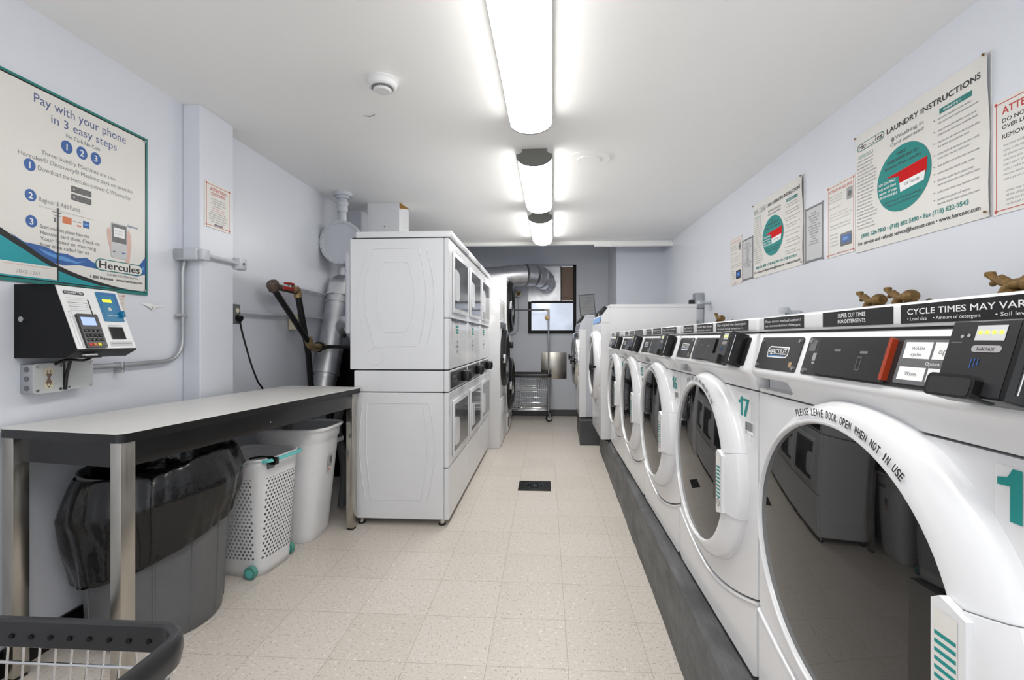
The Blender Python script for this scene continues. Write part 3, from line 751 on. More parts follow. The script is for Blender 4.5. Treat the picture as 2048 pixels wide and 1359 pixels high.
# ---------------------------------------------------------------- round-door machines by the far left
def round_door(t, y, z, R, name='round_door'):
    DM = Matrix.Translation((0, y, z)) @ Matrix.Rotation(PI/2, 4, 'Y')
    b = MB(); b.lathe([(R, -.005), (R, .03), (R-.02, .055), (R-.055, .062), (R-.08, .05), (R-.085, 0)][::-1], BLACK, 56, M=DM); d = b.build(name, t)
    b = MB(); b.lathe([(R-.08, .035), (R-.09, .03), (0, .02)], GLASSD, 48, M=DM); b.build('door_glass', d, smooth=60)
    b = MB(); b.box(.03, y-R-.01, z-.05, .065, y-R+.04, z+.05, CHROME, bev=.006); b.build('door_handle', d)
t = thing('single_tumble_dryer', 'shorter white machine with one large black round door beside the stacked dryers', 'dryer', (-.513, 5.23, 0))
b = MB(); b.box(-.74, 0, .0, 0, .72, 1.676, WHITE, bev=.008); b.build('cabinet', t)
round_door(t, .36, 1.0, .335)
b = MB(); F = FX(.04, 1.36, .001); b.box(.0, .04, 1.34, .012, .66, 1.41, MGREY, bev=.002); b.rect(.05, .005, .56, .04, .0125, DGREY, M=F); b.build('control_strip', t)
b = MB(); F = FX(.06, 1.44, .002); b.rect(0, 0, .18, .19, 0, PAPER, M=F); b.para(.02, .16, .14, 6, .024, .0006, INKG, M=F, seed=5); b.build('instruction_sticker', t); b = MB(); b.rect(.24, .04, .45, .2, 0, PAPER, M=F); b.para(.26, .17, .16, 5, .024, .0006, INK, M=F, seed=6); b.build('instruction_sticker', t)
b = MB(); b.box(0, .02, .04, .01, .70, .55, WHITE, bev=.006); b.build('lower_panel', t)
t = thing('stacked_tumbler', 'tallest white machine on the left with two black round doors one above the other', 'dryer', (-.503, 5.985, 0))
b = MB(); b.box(-.78, 0, .0, 0, .76, 2.01, WHITE, bev=.012); b.build('cabinet', t)
round_door(t, .385, 1.65, .345, 'upper_round_door'); round_door(t, .385, .625, .345, 'lower_round_door')
b = MB(); b.box(0, .04, 1.08, .02, .70, 1.26, WHITE, bev=.004); b.box(.02, .10, 1.10, .075, .20, 1.18, BLACK, bev=.006); b.build('control_box', t)
b = MB(); b.box(0, .03, 1.90, .006, .12, 1.97, DGREY, bev=.002); b.build('corner_label', t)
b = MB(); b.box(0, .03, .03, .012, .73, .25, WHITE, bev=.01); b.box(.012, .06, .1, .02, .08, .22, DGREY); b.build('kick_panel', t)

# ---------------------------------------------------------------- folding table
A = math.radians(7.8); TM = frame((-1.411, 1.487, 0), (math.sin(A), math.cos(A), 0), (-math.cos(A), math.sin(A), 0))
t = thing('folding_table', 'long white-topped folding table with black edge and steel legs against the left wall', 'table', M=TM)
TL, TW, TZ = 1.55, .54, .905
b = MB(); b.prism(rrect(0, 0, TL, TW, .035, 8), TZ-.004, TZ, LAM); b.prism(rrect(-.001, -.001, TL+.001, TW+.001, .036, 8), TZ-.034, TZ-.004, BLACK); b.build('tabletop', t)
b = MB(); b.box(.035, .03, TZ-.125, TL-.05, .05, TZ-.034, DGREY if False else BLACK, bev=.002); b.box(.035, TW-.05, TZ-.125, TL-.05, TW-.03, TZ-.034, BLACK)
b.box(.035, .05, TZ-.125, .055, TW-.05, TZ-.034, BLACK); b.box(TL-.07, .05, TZ-.125, TL-.05, TW-.05, TZ-.034, BLACK); b.cyl((.74, .03, TZ-.09), (.74, .0275, TZ-.09), .004, CHROME, n=10); b.build('apron', t)
for i, (x, y) in enumerate(((.012, .012), (.012, TW-.06), (TL-.085, .018), (TL-.085, TW-.06))):
    b = MB(); b.box(x, y, .012, x+.05, y+.046, TZ-.034, BRUSHED, bev=.003); b.box(x+.004, y+.004, 0, x+.046, y+.042, .014, RUBBER); b.build('leg', t)

# ---------------------------------------------------------------- trash can with liner
t = thing('trash_can', 'large round grey trash can with a black liner folded over its rim under the table', 'trash can', (-1.695, 1.975, 0))
b = MB(); b.lathe([(0, .012), (.228, .0), (.236, .012), (.243, .1), (.262, .6), (.268, .68), (.262, .68), (.236, .1), (.22, .03), (0, .03)], CANGREY, 72)
for a in range(12):
    an = a*PI/6+.12
    b.tube([((.2375+.0285*s)*math.cos(an), (.2375+.0285*s)*math.sin(an), .03+.62*s) for s in (0, .25, .5, .75, 1)], .005, CANGREY, n=8)
b.build('can_body', t)
b = MB(); n = 120; rows = []
random.seed(11)
def bagp(a, s):
    # s 0 inside depth .. 1 hem
    prof = [(.20, .30), (.245, .60), (.262, .715), (.275, .735), (.288, .715), (.308, .66), (.322, .60), (.305, .52), (.283, .44), (.276, .40)]
    k = s*(len(prof)-1); i = min(int(k), len(prof)-2); f = k-i
    r = prof[i][0]*(1-f)+prof[i+1][0]*f; z = prof[i][1]*(1-f)+prof[i+1][1]*f
    wob = noise.noise(Vector((math.cos(a)*3, math.sin(a)*3, z*5)))*.5+noise.noise(Vector((math.cos(a)*9, math.sin(a)*9, z*4+3)))*.35+noise.noise(Vector((math.cos(a)*22, math.sin(a)*22, z*7)))*.18
    out = max(0, (s-.35)/.65)
    r += wob*(.012+.035*out)
    # hem higher to the camera's right, lower on the left
    tilt = math.cos(a-math.radians(35))
    z += out*(tilt*.03+.02*wob) + ((.045*tilt-.03) if s > .15 else 0)
    hem = max(0, (s-.75)/.25); z -= hem*.05*(1-tilt)*.6
    x, y = r*math.cos(a), r*math.sin(a)
    x = max(x, -.255)
    return (x, y, z)
R_ = 34
vs = [bagp(2*PI*j/n, i/(R_-1)) for i in range(R_) for j in range(n)]
fs = [(i*n+j, i*n+(j+1) % n, (i+1)*n+(j+1) % n, (i+1)*n+j) for i in range(R_-1) for j in range(n)]
b.add(vs, fs, BAG); o = b.build('black_liner', t, smooth=60)
md = o.modifiers.new('s', 'SOLIDIFY'); md.thickness = .0015
b = MB(M=Matrix.Rotation(math.radians(-60), 4, 'Z')); b.box(.258, -.014, .50-.05, .264, .014, .545-.06, PAPER2, bev=.003); b.tube([(.265, -.005, .472), (.268, 0, .466), (.265, .006, .474)], .0015, INK, n=6); b.build('small_tag', t)

# ---------------------------------------------------------------- perforated hamper on wheels
HMX = Matrix.Translation((-1.585, 2.475, 0)) @ Matrix.Rotation(math.radians(-7), 4, 'Z')
t = thing('laundry_hamper', 'white perforated rolling laundry hamper with aqua handle and wheels next to the trash can', 'laundry basket', M=HMX)
HH = .60
def ham(a, z):
    # superellipse section
    s = z/HH; hx = .148+.032*s; hy = .135+.028*s
    c, sn = math.cos(a), math.sin(a); e = .42
    return Vector((hx*math.copysign(abs(c)**e, c), hy*math.copysign(abs(sn)**e, sn), z))
def perim(hz, n):
    P = [ham(2*PI*i/720, hz) for i in range(721)]; L = [0]
    for i in range(720): L.append(L[-1]+(P[i+1]-P[i]).length)
    out = []; k = 0
    for j in range(n):
        d = L[-1]*j/n
        while L[k+1] < d: k += 1
        out.append(2*PI*(k+(d-L[k])/(L[k+1]-L[k]))/720)
    return out
def hole_material():
    m = bpy.data.materials.new('perforated_white_plastic'); m.use_nodes = True
    nt = m.node_tree; N = nt.nodes; L = nt.links; pb = N['Principled BSDF']
    pb.inputs['Base Color'].default_value = tuple(lin(x) for x in (226, 226, 228))+(1,); pb.inputs['Roughness'].default_value = .3
    tc = N.new('ShaderNodeTexCoord'); sp = N.new('ShaderNodeSeparateXYZ'); L.new(tc.outputs['Object'], sp.inputs[0])
    def mt(op, a, bb=None):
        n = N.new('ShaderNodeMath'); n.operation = op
        for i, v in enumerate((a, bb)):
            if v is None: continue
            if isinstance(v, (int, float)): n.inputs[i].default_value = v
            else: L.new(v, n.inputs[i])
        return n.outputs[0]
    x, y, z = sp.outputs; ax = mt('DIVIDE', mt('ABSOLUTE', x), .165); ay = mt('DIVIDE', mt('ABSOLUTE', y), .15)
    isx = mt('GREATER_THAN', ax, ay)
    u = mt('ADD', mt('MULTIPLY', y, isx), mt('MULTIPLY', x, mt('SUBTRACT', 1.0, isx)))
    P = .0215; row = mt('FLOOR', mt('DIVIDE', mt('ADD', z, 1.0), P*.87))
    fu = mt('SUBTRACT', mt('FRACT', mt('ADD', mt('DIVIDE', mt('ADD', u, 1.0), P), mt('MULTIPLY', mt('MODULO', row, 2.0), .5))), .5)
    fz = mt('MULTIPLY', mt('SUBTRACT', mt('FRACT', mt('DIVIDE', mt('ADD', z, 1.0), P*.87)), .5), .87)
    d = mt('SQRT', mt('ADD', mt('MULTIPLY', fu, fu), mt('MULTIPLY', fz, fz)))
    hole = mt('MULTIPLY', mt('LESS_THAN', d, .29), mt('MULTIPLY', mt('LESS_THAN', mt('ABSOLUTE', u), .112), mt('MULTIPLY', mt('GREATER_THAN', z, .085), mt('LESS_THAN', z, .505))))
    L.new(mt('SUBTRACT', 1.0, hole), pb.inputs['Alpha'])
    return m
HOLES = hole_material()
NC = 104; angs = perim(.3, NC); b = MB()
def ang(f):
    f = f % NC; i = int(f); g = f-i; a = angs[i]; c = angs[(i+1) % NC] + (2*PI if i == NC-1 else 0); return a+(c-a)*g
def band(za, zb, b, m=HAMP):
    M_ = 104
    vs = [ham(ang(NC*i/M_), z) for z in (za, zb) for i in range(M_)]
    b.add(vs, [(i, (i+1) % M_, M_+(i+1) % M_, M_+i) for i in range(M_)], m)
zz = [0, .04, .08]+[.08+.43*i/6 for i in range(1, 7)]+[.56, HH]
M_ = 104; vs = [ham(ang(NC*i/M_), z) for z in zz for i in range(M_)]
for k in range(len(zz)-1):
    b.add(vs[k*M_:(k+2)*M_], [(i, (i+1) % M_, M_+(i+1) % M_, M_+i) for i in range(M_)], HOLES if .07 < zz[k] < .5 else HAMP)
M_ = 104; b.add([ham(ang(NC*i/M_), .02) for i in range(M_)], [tuple(range(M_))[::-1]], HAMP)
o = b.build('basket_body', t, smooth=50); bm = bmesh.new(); bm.from_mesh(o.data); bmesh.ops.remove_doubles(bm, verts=bm.verts, dist=.0003); bm.to_mesh(o.data); bm.free(); md = o.modifiers.new('s', 'SOLIDIFY'); md.thickness = .0016
b = MB(); b.tube([ham(2*PI*i/160, HH)*1.0+Vector((0, 0, 0)) for i in range(160)], .009, HAMP, n=8, closed=True, sy=.8); b.build('rim', t)
b = MB(); 
b.tube(smooth_path([(.165, -.14, .597), (.205, -.11, .60), (.215, 0, .602), (.205, .11, .60), (.165, .14, .597)], 6), .0105, AQUA, n=10, sy=.7); b.build('handle', t)
b = MB(); b.box(.165, -.115, .575, .222, -.085, .612, BLACK, bev=.006); b.tube([(.2, -.1, .612), (.15, -.12, .618), (.10, -.15, .612)], .005, BLACK, n=6); b.box(.178, -.125, .555, .19, -.075, .58, MGREY, bev=.005); b.build('handle_clip', t)
for y in (-.12, .12):
    b = MB(); b.cyl((.105, y*1.22-.012, .032), (.105, y*1.22+.012, .032), .032, SEAG, n=28); b.cyl((.105, y*1.22-.014, .032), (.105, y*1.22+.014, .032), .02, AQUA, n=20); b.build('wheel', t)

# ---------------------------------------------------------------- white bin
t = thing('laundry_bin', 'tall plain white plastic laundry bin with rolled rim beside the stacked dryers', 'bin', (-1.545, 2.875, 0))
def binp(a, z):
    s = z/.68; hx = .145+.072*s; hy = .150+.028*s; c, sn = math.cos(a), math.sin(a); e = .5
    return Vector((hx*math.copysign(abs(c)**e, c), hy*math.copysign(abs(sn)**e, sn), z))
n = 96; zs = [0, .01, .05, .2, .4, .58, .6, .61, .66, .68]
b = MB(); vs = []
for z in zs:
    for j in range(n):
        p = binp(2*PI*j/n, z)
        if z >= .61: p.x *= 1.03; p.y *= 1.03
        if z == 0: p.x *= .96; p.y *= .96
        vs.append(p)
b.add(vs, [(i*n+j, i*n+(j+1) % n, (i+1)*n+(j+1) % n, (i+1)*n+j) for i in range(len(zs)-1) for j in range(n)]+[tuple(range(n))[::-1]], HAMP)
o = b.build('bin_body', t, smooth=40); md = o.modifiers.new('s', 'SOLIDIFY'); md.thickness = .004
b = MB(); b.tube([binp(2*PI*i/96, .68)*1.0+Vector((binp(2*PI*i/96, .68).x*.05, binp(2*PI*i/96, .68).y*.04, -.004)) for i in range(96)], .013, HAMP, n=10, closed=True, sy=.8); b.build('rolled_rim', t)
b = MB(); b.rect(-.045, .585, .045, .612, .0, MGREY, M=frame((.217, .0, 0), (0, 1, 0), (.08, 0, 1))); b.build('hand_slot', t)
b = MB(); F = frame((.182, -.03, .40), (0, 1, 0), (.106, 0, 1)); b.rect(0, 0, .055, .11, .013, PAPER, M=F); b.rect(.006, .03, .049, .10, .0135, INKL, M=F); b.rect(.02, .05, .044, .09, .0138, MGREY, M=F); b.rect(.006, .006, .04, .02, .0138, PINKI, M=F); b.build('product_label', t)

# ---------------------------------------------------------------- wire laundry carts
def make_cart(label, pole, loc, LX=.63, LY=.45):
    t = thing('laundry_cart', label, 'laundry cart', loc, 0, 'chrome wire laundry carts')
    zr = .70; hx, hy = LX/2, LY/2
    path = rrect(-hx, -hy, hx, hy, .055, 8)
    # rubber bumper with flat inner face
    b = MB(); n = len(path); sec = [(-.008, 0), (-.010, -.044), (-.002, -.05), (.010, -.046), (.014, -.024), (.012, -.004), (.004, .004), (-.004, .004)]
    vs = []
    for i, (x, y) in enumerate(path):
        a = Vector(path[(i-1) % n]); c = Vector(path[(i+1) % n]); d = (c-a).normalized(); nn = Vector((d.y, -d.x))
        for (o, h) in sec: vs.append((x+nn.x*o, y+nn.y*o, zr+h))
    k = len(sec); b.add(vs, [(i*k+j, i*k+(j+1) % k, ((i+1) % n)*k+(j+1) % k, ((i+1) % n)*k+j) for i in range(n) for j in range(k)], DGREY)
    for sy in (-1, 1):
        m = int((LX-.14)/.036)
        for i in range(m+1):
            x = -hx+.07+(LX-.14)*i/m; b.cyl((x, sy*(hy-.0085), zr-.025), (x, sy*(hy-.0115), zr-.025), .0045, BLACKM, n=10)
    b.build('rubber_bumper', t, smooth=40)
    b = MB(); zb = .20; tp = .86
    def wire(p, q, r=.0019): b.cyl(p, q, r, CHROME, n=6, caps=False)
    m = int(LX/.031)
    for i in range(1, m):
        x = -hx+LX*i/m
        for sy in (-1, 1): wire((x, sy*(hy-.004), zr-.03), (x*tp, sy*(hy-.004)*tp, zb))
        wire((x*tp, -(hy)*tp, zb), (x*tp, hy*tp, zb))
    m2 = int(LY/.031)
    for i in range(1, m2):
        y = -hy+LY*i/m2
        for sx in (-1, 1): wire((sx*(hx-.004), y, zr-.03), (sx*(hx-.004)*tp, y*tp, zb))
        wire((-hx*tp, y*tp, zb), (hx*tp, y*tp, zb))
    for z, r in ((.625, .003), (.53, .002), (.50, .002), (.44, .003), (.36, .002), (.28, .003), (.2, .0035)):
        f = tp+(1-tp)*(z-zb)/(zr-.03-zb); P = rrect(-(hx-.004)*f, -(hy-.004)*f, (hx-.004)*f, (hy-.004)*f, .04, 4)
        b.tube([(x, y, z) for x, y in P], r, CHROME, n=6, closed=True)
    b.box(-hx*.93, -hy*.945, .46, hx*.93, -hy*.935, .485, ZINC); b.build('wire_basket', t)
    b = MB()
    for sx in (-1, 1):
        for sy in (-1, 1):
            b.tube([(sx*(hx-.02), sy*(hy-.03), zr-.03), (sx*(hx*tp), sy*hy*tp, .22), (sx*(hx-.03), sy*(hy-.03), .15), (sx*(hx-.03), sy*(hy-.03), .12)], .011, CHROME, n=10)
    b.tube([(x, y, .17) for x, y in rrect(-hx+.03, -hy+.03, hx-.03, hy-.03, .05)], .011, CHROME, n=8, closed=True)
    b.build('frame', t)
    for sx in (-1, 1):
        for sy in (-1, 1):
            cx_, cy_ = sx*(hx-.03), sy*(hy-.03); x = y = 0.0; b = MB()
            b.box(x-.018, y-.03, .115, x+.018, y+.02, .12, ZINC); b.box(x-.018, y-.02, .05, x-.015, y+.015, .118, ZINC); b.box(x+.015, y-.02, .05, x+.018, y+.015, .118, ZINC); b.cyl((x, y, .12), (x, y, .15), .012, CHROME, n=12)
            cs = b.build('caster_fork', t, loc=(cx_, cy_, 0)); cs.rotation_euler = (0, 0, .7+.5*sx-.9*sy)
            b = MB(); b.cyl((x-.012, y-.005, .055), (x+.012, y-.005, .055), .055, RUBBER, n=28); b.cyl((x-.0135, y-.005, .055), (x+.0135, y-.005, .055), .036, PAPER2, n=24); b.cyl((x-.02, y-.005, .055), (x+.02, y-.005, .055), .006, CHROME, n=10); b.build('wheel', cs)
    if pole:
        b = MB(); px = hx-.035
        b.tube([(px, -hy+.01, .17), (px, -hy+.01, 1.60)], .0125, CHROME, n=12); b.tube([(-px, -hy+.01, .17), (-px, -hy+.01, 1.60)], .0125, CHROME, n=12)
        b.tube([(-px, -hy+.01, 1.645), (px-.06, -hy+.01, 1.645)], .012, MGREY, n=12); b.tube([(px-.06, -hy+.01, 1.645), (px-.01, -hy+.01, 1.645)], .012, PAPER2, n=12)
        b.build('hanging_rail', t)
        b = MB(); b.tube([(px, -hy+.01, 1.48), (px, -hy+.01, 1.66)], .017, PAPER2, n=12); b.tube([(px-.04, -hy+.01, 1.65), (px, -hy+.01, 1.64)], .015, BRASS, n=10); b.lathe([(0, -.012), (.034, -.01), (.036, .0), (.03, .012), (0, .014)], BRASS, 20, M=frame((px-.02, -hy-.008, 1.53), (1, 0, 0), (0, 0, 1))); b.build('pole_joint', t)
    return t
make_cart('wire laundry cart with grey bumper cut off at the bottom left corner', False, (-.96, .595, 0))
make_cart('chrome wire cart with hanging pole parked at the far wall under the window', True, (-.262, 7.175, 0), LX=.66, LY=.44)

# ---------------------------------------------------------------- payment kiosk on the left wall
t = thing('payment_kiosk', 'black and white card payment kiosk with keypad and blue reader on the left wall', 'payment machine', (XL, 1.63, 1.148))
KT = Matrix.Translation((-XL, -1.63, -1.148)); KW = .252
b = MB(KT); PF = frame((0, 1.63, 0), (1, 0, 0), (0, 0, 1))    # prism extrudes towards the camera, so use negatives
b.prism([(XL, 1.148), (-1.762, 1.149), (-1.714, 1.176), (-1.805, 1.422), (XL, 1.421)], -KW, 0, BLACKM, M=PF)
b.cyl((-1.925, 1.6305, 1.292), (-1.925, 1.622, 1.292), .010, CHROME, n=20); b.cyl((-1.925, 1.623, 1.292), (-1.925, 1.620, 1.292), .0065, ZINC, n=16)
b.build('housing', t)
F = KT @ frame((-1.714, 1.63, 1.178), (0, 1, 0), (-.091, 0, .244)); b = MB()
b.prism([(.003, .004), (KW-.003, .004), (KW-.003, .255), (.003, .255)], 0, .003, WHITE2, M=F)
b.rect(.118, .004, .1195, .15, .0034, INK, M=F); b.prism([(.105, .14), (.108, .14), (.108, .205), (.105, .205)], .003, .005, INK, M=F)
b.prism(rrect(.02, .222, .10, .236, .0065), .0031, .0036, INK, M=F); b.text('CONNECTED', .06, .2255, .011, .004, WHITE2, width=.07, align='C', bold=.02, M=F)
for i, (y, c) in enumerate(((.208, INKL), (.199, INKL), (.189, INK), (.182, INKL), (.173, INK), (.165, INKL), (.158, INKG))): b.rect(.024, y, .10-.004*(i % 2), y+(.0015 if c is INK else .001), .0034, c, M=F)
for y in (.174, .182): b.disc(.096, y, .002, .004, INK, n=8, M=F)
b.outline(.014, .01, .026, .152, .0008, .0034, INKG, M=F)
b.text('TAP OR INSERT CARD', .155, .098, .007, .0034, INKG, width=.06, M=F)
b.prism(rrect(.138, .012, .238, .032, .002), .003, .0034, PAPER2, M=F); b.text('Press button for balance', .188, .022, .006, .0038, INKG, width=.085, align='C', M=F)
fp = b.build('front_plate', t)
b = MB(); b.prism(rrect(.034, .006, .116, .142, .004), .003, .012, DGREY, M=F); b.rect(.044, .095, .10, .128, .0125, SCREEN, M=F)
for r in range(4):
    for c in range(4):
        col = DGREY if r else (ORANGE, YEL, DGREY, BLACK)[c] if c < 3 else BLACK
        if r == 0: col = (REDI, ORANGE, YEL, MGREY)[c]
        b.box(.042+c*.0175, .012+r*.0185, .012, .042+c*.0175+.014, .012+r*.0185+.012, .0145, col if r == 0 else BLACK, bev=.002, M=F)
        if r: b.text(str((3-r)*3+c+1) if c < 3 else '-', .049+c*.0175, .0145+r*.0185, .008, .0148, INKL, align='C', M=F)
b.build('keypad_terminal', t)
b = MB(); b.prism(rrect(.148, .118, .236, .243, .004), .003, .006, CYAN, M=F); b.prism([(.156, .124), (.23, .124), (.23, .237), (.156, .237)], .006, .0064, BLUEP, M=F); b.prism([(.156, .124), (.228, .124), (.220, .23), (.160, .23)], .0064, .0066, CYAN, M=F)
b.rect(.165, .20, .205, .212, .007, SCREENY, M=F); b.text('READY', .185, .2035, .006, .0072, INK, align='C', M=F); b.disc(.186, .17, .008, .007, PAPER2, M=F); b.text('INSERT CARD', .19, .14, .008, .007, WHI, width=.045, align='C', M=F); b.box(.222, .135, .006, .234, .16, .022, CYAN, bev=.002, M=F)
b.build('card_reader', t)
b = MB(); b.prism(rrect(.155, .043, .215, .092, .002), .003, .0038, BLACKM, M=F); b.outline(.153, .041, .217, .094, .003, .005, BLACK, M=F); b.build('receipt_slot', t)
b = MB(KT); b.box(-1.742, 1.665, 1.148, -1.722, 1.735, 1.152, BLACK); b.box(-1.736, 1.672, 1.157, -1.725, 1.722, 1.163, PAPER2); b.build('card_tray', t)
# outlet boxes under the kiosk
t = thing('outlet_box', 'grey surface outlet box with a burnt receptacle below the kiosk', 'outlet', (XL, 1.70, 1.07))
b = MB(); b.box(0, -.052, -.055, .055, .052, .055, ZINC, bev=.004); 
for z in (-.035, 0, .035): b.cyl((.028, -.0525, z), (.028, -.0532, z), .010, MGREY, n=16)
b.build('box_body', t)
F = frame((.056, 0, 0), (0, 1, 0), (0, 0, 1)); b = MB(); b.prism(rrect(-.054, -.057, .054, .057, .012), -.001, .002, PAPER2, M=F)
for x in (-.042, .042):
    for y in (-.045, .045): b.cyl((x, y, .002), (x, y, .006), .0055, CHROME, n=10, M=F)
for y in (-.024, .024):
    b.disc(.0, y, .019, .003, CREAM, ry=.0185, M=F); b.rect(-.007, y-.004, -.005, y+.006, .0034, INK, M=F); b.rect(.005, y-.004, .007, y+.006, .0034, INK, M=F); b.disc(0, y-.01, .0025, .0034, INK, n=10, M=F)
b.poly([(-.014, -.02), (.012, -.022), (.004, 0), (.012, .016), (-.012, .018), (-.003, 0)], .0037, INKB, M=F); b.build('receptacle_plate', t)
t = thing('junction_box', 'square grey blank-covered junction box right of the burnt outlet', 'junction box', (XL, 1.822, 1.075))
b = MB(); b.box(0, -.056, -.055, .055, .056, .055, ZINC, bev=.004); b.build('box_body', t)
b = MB(); b.prism(rrect(-.056, -.056, .056, .056, .004), -.001, .0015, PAPER2, M=F)
for x in (-.046, .046):
    for y in (-.046, .046): b.cyl((x, y, .001), (x, y, .005), .0045, CHROME, n=10, M=F)
b.build('cover_plate', t)
b = MB(); b.tube(smooth_path([(-1.90, 1.72, 1.12), (-1.88, 1.745, 1.138), (-1.86, 1.79, 1.134), (-1.855, 1.82, 1.142), (-1.86, 1.83, 1.16)], 6), .005, BLACK); b.tube(smooth_path([(-1.90, 1.76, 1.02), (-1.895, 1.762, 1.08), (-1.88, 1.765, 1.14)], 5), .006, BLACK)
tag(b.build('power_cord'), 'short black power cord between the kiosk and the outlet box', 'cord')
# conduit from junction box round the bend up to the column box
b = MB(); pth = [(-1.935, 1.878, 1.10), (-1.935, 2.05, 1.10), (-1.935, 2.27, 1.105)]+[(-1.935, 2.29+.12*math.sin(a), 1.225-.12*math.cos(a)) for a in [PI/2*i/8 for i in range(1, 9)]]+[(-1.935, 2.41, 1.4), (-1.935, 2.41, 1.58), (-1.93, 2.418, 1.64)]
b.tube(pth, .0115, ZINC, n=14); b.cyl((-1.935, 1.88, 1.10), (-1.935, 1.895, 1.10), .017, ZINC)
for y, z, v in ((2.04, 1.10, 0), (2.41, 1.345, 1)):
    if v: b.box(XL, y-.03, z-.008, -1.922, y+.015, z+.008, CHROME, bev=.002)
    else: b.box(XL, y-.008, z-.035, -1.922, y+.008, z+.015, CHROME, bev=.002); b.cyl((XL, y, z-.028), (-1.95, y, z-.028), .006, CHROME)
tag(b.build('conduit'), 'bent metal conduit rising from the junction box beside the column', 'conduit')
t = thing('junction_box', 'grey conduit body at the near corner of the column', 'junction box', (-1.935, 2.42, 1.668))
b = MB(); b.box(-.022, -.045, -.03, .10, .018, .03, PIPEGREY, bev=.004); b.box(.10, -.03, -.028, .125, .03, .028, PIPEGREY, bev=.006); b.build('box_body', t)
b = MB(); b.box(-.015, -.0475, -.025, .03, -.044, .025, ZINC, bev=.001); b.build('cover_plate', t)
b = MB(); b.tube([(-1.832, 2.45, 1.67), (-1.838, 2.6, 1.67), (-1.838, 2.73, 1.67)], .011, PIPEGREY, n=14); b.cyl((-1.835, 2.45, 1.67), (-1.835, 2.475, 1.67), .016, PIPEGREY)
tag(b.build('conduit'), 'short pale conduit running across the face of the column', 'conduit')
b = MB(); b.box(-1.875, 2.712, 1.635, -1.82, 2.78, 1.705, PIPEGREY, bev=.008); b.cyl((-1.8205, 2.745, 1.67), (-1.8165, 2.745, 1.67), .008, MGREY)
tag(b.build('switch_box'), 'small pale square box at the far edge of the column', 'switch')
b = MB(FL((XL+.001, 2.235, 1.385))); 
b.add([(x, y, z) for x, y, z in [(-.06, .005, 0), (-.02, .012, .006), (.02, .004, .007), (.06, .008, .004), (.085, .0, 0), (.03, -.006, .005), (0, -.022, .007), (-.03, -.004, .005)]], [(0, 1, 7), (1, 2, 6, 7), (2, 3, 5, 6), (3, 4, 5)], WHI)
b.cyl((0, -.012, 0), (0, -.012, .009), .009, PAPER, n=14); b.cyl((0, -.012, .009), (0, -.012, .0095), .003, INK, n=8)
tag(b.build('wall_patch'), 'cracked plaster patch with a screw hole on the wall below the large poster', 'wall patch')

# outlet, plug and thin pipes on the recessed wall
t = thing('wall_outlet', 'small grey outlet box with a black plug just past the column', 'outlet', (-1.90, 2.76, 1.37))
b = MB(); b.box(-.06, -.03, -.06, .03, .03, .06, MGREY, bev=.004); b.cyl((.03, 0, .022), (.034, 0, .022), .014, CREAM); b.build('box_body', t)
b = MB(); b.cyl((.03, 0, -.022), (.055, .0, -.03), .02, BLACK, n=14); b.tube(smooth_path([(.045, 0, -.03), (.05, .02, -.12), (.05, .1, -.30), (.05, .17, -.42), (.05, .24, -.52), (.05, .22, -.8)], 7), .0055, BLACK); b.build('black_plug', t)
b = MB(); b.tube([(-1.925, 2.78, 1.385), (-1.925, 4.4, 1.40)], .011, PIPEGREY, n=12); tag(b.build('conduit'), 'thin horizontal grey conduit behind the black gas pipes', 'conduit')
b = MB(); b.tube([(-1.93, 3.2, 1.615), (-1.93, 4.4, 1.60)], .008, PIPEGREY, n=12); tag(b.build('conduit'), 'upper thin horizontal pipe on the recessed wall', 'conduit')
t = thing('wall_outlet', 'brown double receptacle on the wall behind the gas pipes', 'outlet', (-1.90, 3.50, 1.35))
b = MB(); b.box(-.05, -.03, -.06, .02, .05, .06, CREAM, bev=.004); b.box(.02, -.005, -.055, .028, .055, .055, BLACK, bev=.01); b.build('box_body', t)
b = MB(); b.cyl((.028, .025, .024), (.031, .025, .024), .014, CREAM, n=14); b.cyl((.028, .025, -.024), (.031, .025, -.024), .014, CREAM, n=14); b.build('receptacle', t)
# black gas pipes with red valves
PX = -1.83
def gp(y, z, x=PX): return (x, y, z)
t = thing('gas_pipe', 'black iron gas pipes with red valves and brass elbows behind the table', 'pipe', (PX, 3.3, .9))
T_ = Matrix.Translation((-PX, -3.3, -.9)); b = MB(T_)
a, c, d, e, f = gp(3.05, 1.575), gp(3.38, 1.565), gp(3.55, 1.19), gp(3.74, 1.155), gp(4.36, 1.15, -1.80)
b.tube([a, d], .021, BLKPIPE, n=14); b.tube([c, gp(3.60, 1.1, -1.86), gp(3.66, .845, -1.87), gp(3.7, .2, -1.88)], .023, BLKPIPE, n=14); b.tube([gp(3.78, 1.155), (-1.34, 3.72, 1.158)], .016, BLKPIPE, n=12)
b.build('pipe_run', t)
b = MB(T_); b.tube([a, c], .021, IRONB, n=14); b.tube(smooth_path([gp(3.075, 1.55), gp(3.05, 1.58), gp(3.09, 1.59)], 6), .031, IRONB, n=14)
b.build('elbow_fitting', t); b = MB(T_); b.tube(smooth_path([gp(3.30, 1.578), gp(3.37, 1.575), gp(3.39, 1.53)], 6), .03, BRASS, n=14); b.build('brass_elbow', t); b = MB(T_)
b.tube(smooth_path([gp(3.535, 1.225), gp(3.57, 1.17), gp(3.65, 1.15), gp(3.71, 1.155)], 6), .031, BRASS, n=14); b.cyl(gp(3.70, 1.155), gp(3.73, 1.155), .042, BLKPIPE); b.cyl(gp(3.73, 1.155), gp(3.78, 1.155), .034, BRASS, n=8)
b.build('elbow_fitting', t)
